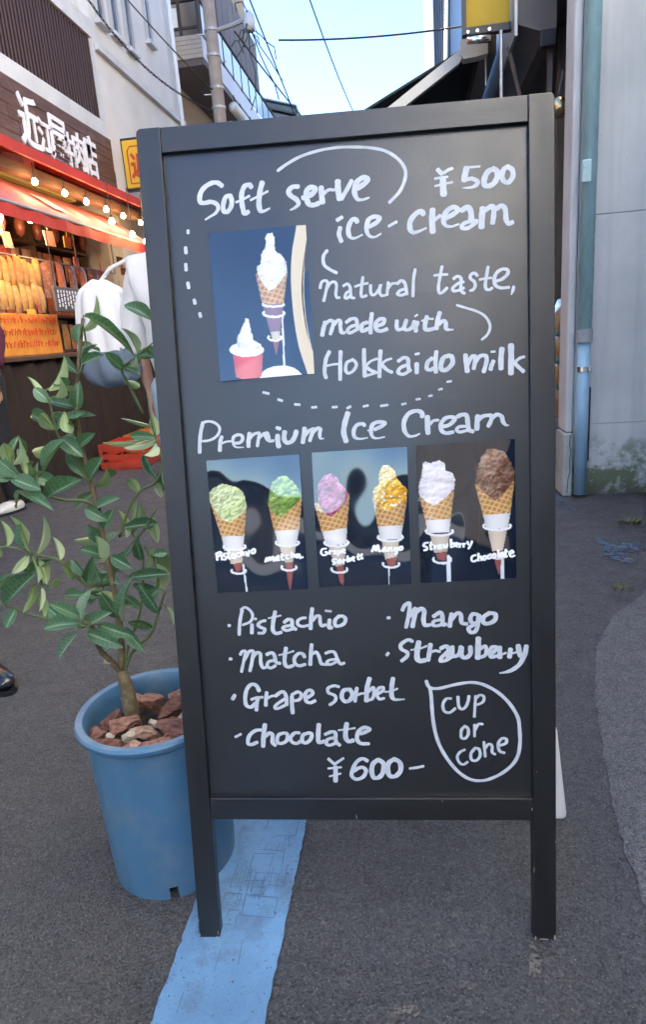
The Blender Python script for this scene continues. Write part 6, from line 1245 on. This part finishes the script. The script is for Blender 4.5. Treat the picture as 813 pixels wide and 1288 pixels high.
# ------------------------------------------------------------------ people
MA['skin']=mat('skin',(.52,.30,.21),.55,var=.1,vscale=8)
MA['hair']=mat('black_hair',(.012,.010,.010),.45,var=.3,vscale=30,stretch=(8,8,.5))
MA['white_shirt']=mat('white_cotton_shirt',(.74,.72,.71),.85,var=.08,vscale=5,bump=.35,bscale=14)
MA['pale_denim']=mat('pale_denim',(.36,.46,.54),.85,var=.25,vscale=8,bump=.3,bscale=200)
MA['grey_blue']=mat('grey_blue_cloth',(.16,.21,.28),.85,var=.25,vscale=6,bump=.3,bscale=60)
MA['black_cloth']=mat('black_cloth',(.014,.014,.017),.85,var=.3,vscale=6,bump=.3,bscale=60)
MA['maroon']=mat('maroon_cloth',(.10,.015,.04),.85,var=.2,bump=.3,bscale=50)
MA['black_leather']=mat('black_leather',(.012,.013,.016),.25,var=.2,coat=.3)
MA['tan_shoe']=mat('tan_shoe',(.5,.36,.24),.6,var=.2)
MA['shoe_white']=mat('white_shoe',(.7,.68,.64),.5,var=.15)
def skin_obj(name,verts,edges,rad,m,parent,root=0,sub=2,wrinkle=0.):
    me=bpy.data.meshes.new(name); me.from_pydata([tuple(v) for v in verts],edges,[]); o=bpy.data.objects.new(name,me); COL.objects.link(o); o.parent=parent
    md=o.modifiers.new('skin','SKIN'); 
    if not me.skin_vertices: me.skin_vertices.new()
    for i,r in enumerate(rad):
        sv=me.skin_vertices[0].data[i]; sv.radius=r if isinstance(r,tuple) else (r,r); sv.use_root=(i==root)
    md.use_smooth_shade=True
    s=o.modifiers.new('sub','SUBSURF'); s.levels=sub; s.render_levels=sub
    if wrinkle:
        tx=bpy.data.textures.new(name+'_folds','CLOUDS'); tx.noise_scale=.07; tx.noise_depth=3; d=o.modifiers.new('folds','DISPLACE'); d.texture=tx; d.strength=wrinkle; d.texture_coords='LOCAL'
    me.materials.append(m); return o
def person(label,loc,rz,h,shirt,legs,leg_len,shoe,shoe_style,hair_long=False,sleeve=.55,arm=None):
    p=thing('person',label,'person',loc,rz); k=h/1.65
    V=lambda x,y,z: Vector((x*k,y*k,z*k))
    # faces -y locally. continuous body
    vs_=[V(0,0,.92),V(0,0,1.08),V(0,-.005,1.27),V(0,.0,1.40),V(0,-.01,1.475),V(0,-.015,1.555),V(0,-.012,1.60)]; ed=[(0,1),(1,2),(2,3),(3,4),(4,5),(5,6)]; rd=[.115*k,.10*k,.115*k,.05*k,.06*k,.078*k,.066*k]
    hands=[]
    for s in (-1,1):
        b=len(vs_); arms=arm or [(.165,.0,1.33),(.215,.02,1.08),(.225,-.05,.86),(.222,-.07,.79)]
        vs_+= [V(s*a,b_,c) for a,b_,c in arms]; ed+=[(2,b),(b,b+1),(b+1,b+2),(b+2,b+3)]; rd+=[.05*k,.038*k,.026*k,(.032*k,.016*k)]; hd=b+3
        base=vs_[hd]
        for f,(ox,oy,ln) in enumerate([(-.0,-.034,.055),(.003,-.014,.07),(.003,.005,.075),(.001,.022,.068),(-.004,.036,.052)]):
            c=len(vs_); q=base+V(s*ox*.3,oy,-.02 if f else .0); vs_+=[q,q+V(-s*.004,oy*.25-(.02 if f==0 else 0),-ln*.55),q+V(-s*.016,oy*.3-(.024 if f==0 else 0),-ln)]; ed+=[(hd,c),(c,c+1),(c+1,c+2)]; rd+=[.0095*k,.0088*k,.0075*k]
        b=len(vs_); vs_+=[V(s*.085,.0,.84),V(s*.095,-.01,.48),V(s*.098,.02,.10),V(s*.10,-.01,.05),V(s*.105,-.10,.03)]; ed+=[(0,b),(b,b+1),(b+1,b+2),(b+2,b+3),(b+3,b+4)]; rd+=[.078*k,.055*k,.036*k,.035*k,.03*k]
    skin_obj('body',vs_,ed,rd,MA['skin'],p)
    # shirt: torso and sleeves
    sv=[V(0,0,.81),V(0,0,1.06),V(0,-.005,1.25),V(0,0,1.375)]; se=[(0,1),(1,2),(2,3)]; sr=[(.175*k,.125*k),(.165*k,.12*k),(.165*k,.125*k),.075*k]
    A_=[V(a,b_,c) for a,b_,c in (arm or [(.165,.0,1.33),(.215,.02,1.08),(.225,-.05,.86),(.222,-.07,.79)])]
    for s in (-1,1):
        b=len(sv); q0=Vector((A_[0].x*s,A_[0].y,A_[0].z)); q1=Vector((A_[1].x*s,A_[1].y,A_[1].z)); q2=Vector((A_[2].x*s,A_[2].y,A_[2].z))
        e=q0.lerp(q1,min(1,sleeve*2)) if sleeve<=.5 else q1.lerp(q2,(sleeve-.5)*2)
        sv+=[q0+Vector((0,0,-.005)),(q0.lerp(q1,.8) if sleeve>.5 else q0.lerp(e,.6)),e]; se+=[(2,b),(b,b+1),(b+1,b+2)]; sr+=[.075*k,.065*k,.062*k]
    skin_obj('shirt',sv,se,sr,shirt,p,wrinkle=.045)
    lv=[V(0,0,.95),V(0,0,.86)]; le=[(0,1)]; lr=[(.15*k,.115*k),(.155*k,.12*k)]
    z1=.92-leg_len
    for s in (-1,1):
        b=len(lv); lv+=[V(s*.088,0,.78),V(s*.096,-.01,max(.48,z1+.02))]; le+=[(1,b),(b,b+1)]; lr+=[.098*k,.075*k]
        if z1<.4: lv.append(V(s*.1,.015,z1)); le.append((b+1,b+2)); lr.append(.062*k)
    skin_obj('trousers' if z1<.4 else 'shorts',lv,le,lr,legs,p,wrinkle=.015)
    for s in (-1,1):
        bm=bmesh.new(); bmesh.ops.create_uvsphere(bm,u_segments=16,v_segments=10,radius=1)
        for v in bm.verts:
            q=v.co; w_=.046*(1-.15*q.y) ; hh=.045 if q.y>-.2 else .034
            if q.y>.35: hh=.06
            v.co=Vector((q.x*w_,q.y*.135-.035,max(-.6,q.z)*hh+.032))*k+Vector((s*.102*k,-.03*k,.0))
        mb=MB().bm(bm); sh=mb.build('shoe',shoe,p,smooth=True)
        so=MB(); n=20; ring=[(s*.102+.049*math.cos(a)*(1-.12*math.sin(a)),-.065+.14*math.sin(a)) for a in [2*math.pi*i/n for i in range(n)]]
        so.prism([(x*k,y*k) for x,y in ring],0,.016*k,'z'); so.build('sole',MA['black_cloth'] if shoe_style!='black' else MA['black_leather'],sh)
    # hair and face
    hb=bmesh.new(); bmesh.ops.create_uvsphere(hb,u_segments=24,v_segments=16,radius=1)
    for v in hb.verts:
        q=v.co; zz=q.z
        if hair_long and q.y>-.2 and zz<0: zz*=2.6
        elif q.y<-.25 and zz<.25: q=Vector((q.x*.9,q.y*.45,q.z)) 
        v.co=V(q.x*.088*(1+.05*mnoise.noise(q*6)),.012+q.y*.10,1.575+zz*.088)
    MB().bm(hb).build('hair',MA['hair'],p,smooth=True)
    for s in (-1,1):
        MB().lathe([(.001,-.007),(.006,-.004),(.007,0),(.006,.004),(.001,.007)],8,tuple(V(s*.03,-.092,1.56))).build('eye',MA['black_leather'],p,smooth=True)
        skin_obj('ear',[V(s*.082,0,1.575),V(s*.086,.006,1.545)],[(0,1)],[.012*k,.009*k],MA['skin'],p,sub=1)
    skin_obj('nose',[V(0,-.094,1.56),V(0,-.108,1.53)],[(0,1)],[.008*k,.012*k],MA['skin'],p,sub=1)
    MB().tube([V(-.022,-.086,1.495),V(0,-.094,1.493),V(.022,-.086,1.495)],.004,6).build('mouth',mat('lip',(.4,.14,.12),.5),p)
    return p
person('person in a loose white shirt and pale jeans standing half behind the chalkboard',(-.905,2.62,0),R(170),1.60,MA['white_shirt'],MA['pale_denim'],.84,MA['shoe_white'],'white',hair_long=True,sleeve=.72)
TB=thing('tote_bag','soft white cloth bag with grey-blue lower half carried beside the white-shirted person','bag',(-1.245,2.66,0))
def sack(prof,seed,m,name,par):
    mb=MB(); n=72; vs_=[]; fs=[]
    for i,(r,z) in enumerate(prof):
        for k in range(n):
            a=2*math.pi*k/n; f=1+.10*mnoise.noise(Vector((math.cos(a)*2.2,math.sin(a)*2.2,z*3+seed)))+.07*math.sin(a*9+z*14+seed)*(r/.12)+.05*mnoise.noise(Vector((math.cos(a)*6,math.sin(a)*6,z*9+seed)))
            vs_.append((r*f*math.cos(a),r*.6*f*math.sin(a),z+.012*mnoise.noise(Vector((math.cos(a)*3,math.sin(a)*3,seed+i*.3)))))
    for i in range(len(prof)-1):
        for k in range(n): fs.append((i*n+k,i*n+(k+1)%n,(i+1)*n+(k+1)%n,(i+1)*n+k))
    return mb.add(vs_,fs).build(name,m,par,smooth=True)
sack([(.03,1.262),(.055,1.25),(.085,1.23),(.100,1.20),(.110,1.16),(.118,1.11),(.124,1.06),(.128,1.02),(.130,.985)],3.,MA['white_shirt'],'upper_cloth',TB)
sack([(.129,.987),(.131,.95),(.128,.91),(.118,.875),(.09,.85),(.05,.84),(.001,.838)],3.,MA['grey_blue'],'lower_cloth',TB)
MB().tube([(-.03,0,1.22),(.06,-.01,1.30),(.16,-.01,1.335),(.20,.0,1.33)],.008,6).build('strap',MA['white_shirt'],TB)
person('person in maroon top and black trousers at the left edge by the stall',(-2.74,3.92,0),R(-20),1.68,MA['maroon'],MA['black_cloth'],.86,MA['shoe_white'],'white',sleeve=.9)
person('person in black whose shiny shoe tip enters at the left edge',(-1.475,1.625,0),R(62),1.72,MA['black_cloth'],MA['black_cloth'],.86,MA['black_leather'],'black',sleeve=.9)

# ------------------------------------------------------------------ labels: tell look-alikes apart by their order in the row
from bpy_extras.object_utils import world_to_camera_view
ORD=['first','second','third','fourth','fifth','sixth','seventh','eighth','ninth','tenth','eleventh','twelfth','thirteenth','fourteenth','fifteenth','sixteenth','seventeenth','eighteenth']
bpy.context.view_layer.update()
by={}
for o in scene.objects:
    if o.parent is None and 'label' in o and 'group' in o: by.setdefault(o['label'],[]).append(o)
for lab,lst in by.items():
    if len(lst)<2: continue
    lst.sort(key=lambda o: world_to_camera_view(scene,cam,o.matrix_world.translation).x)
    for k,o in enumerate(lst): o['label']=f"{lab}, {ORD[k] if k<len(ORD) else str(k+1)+'th'} from left"
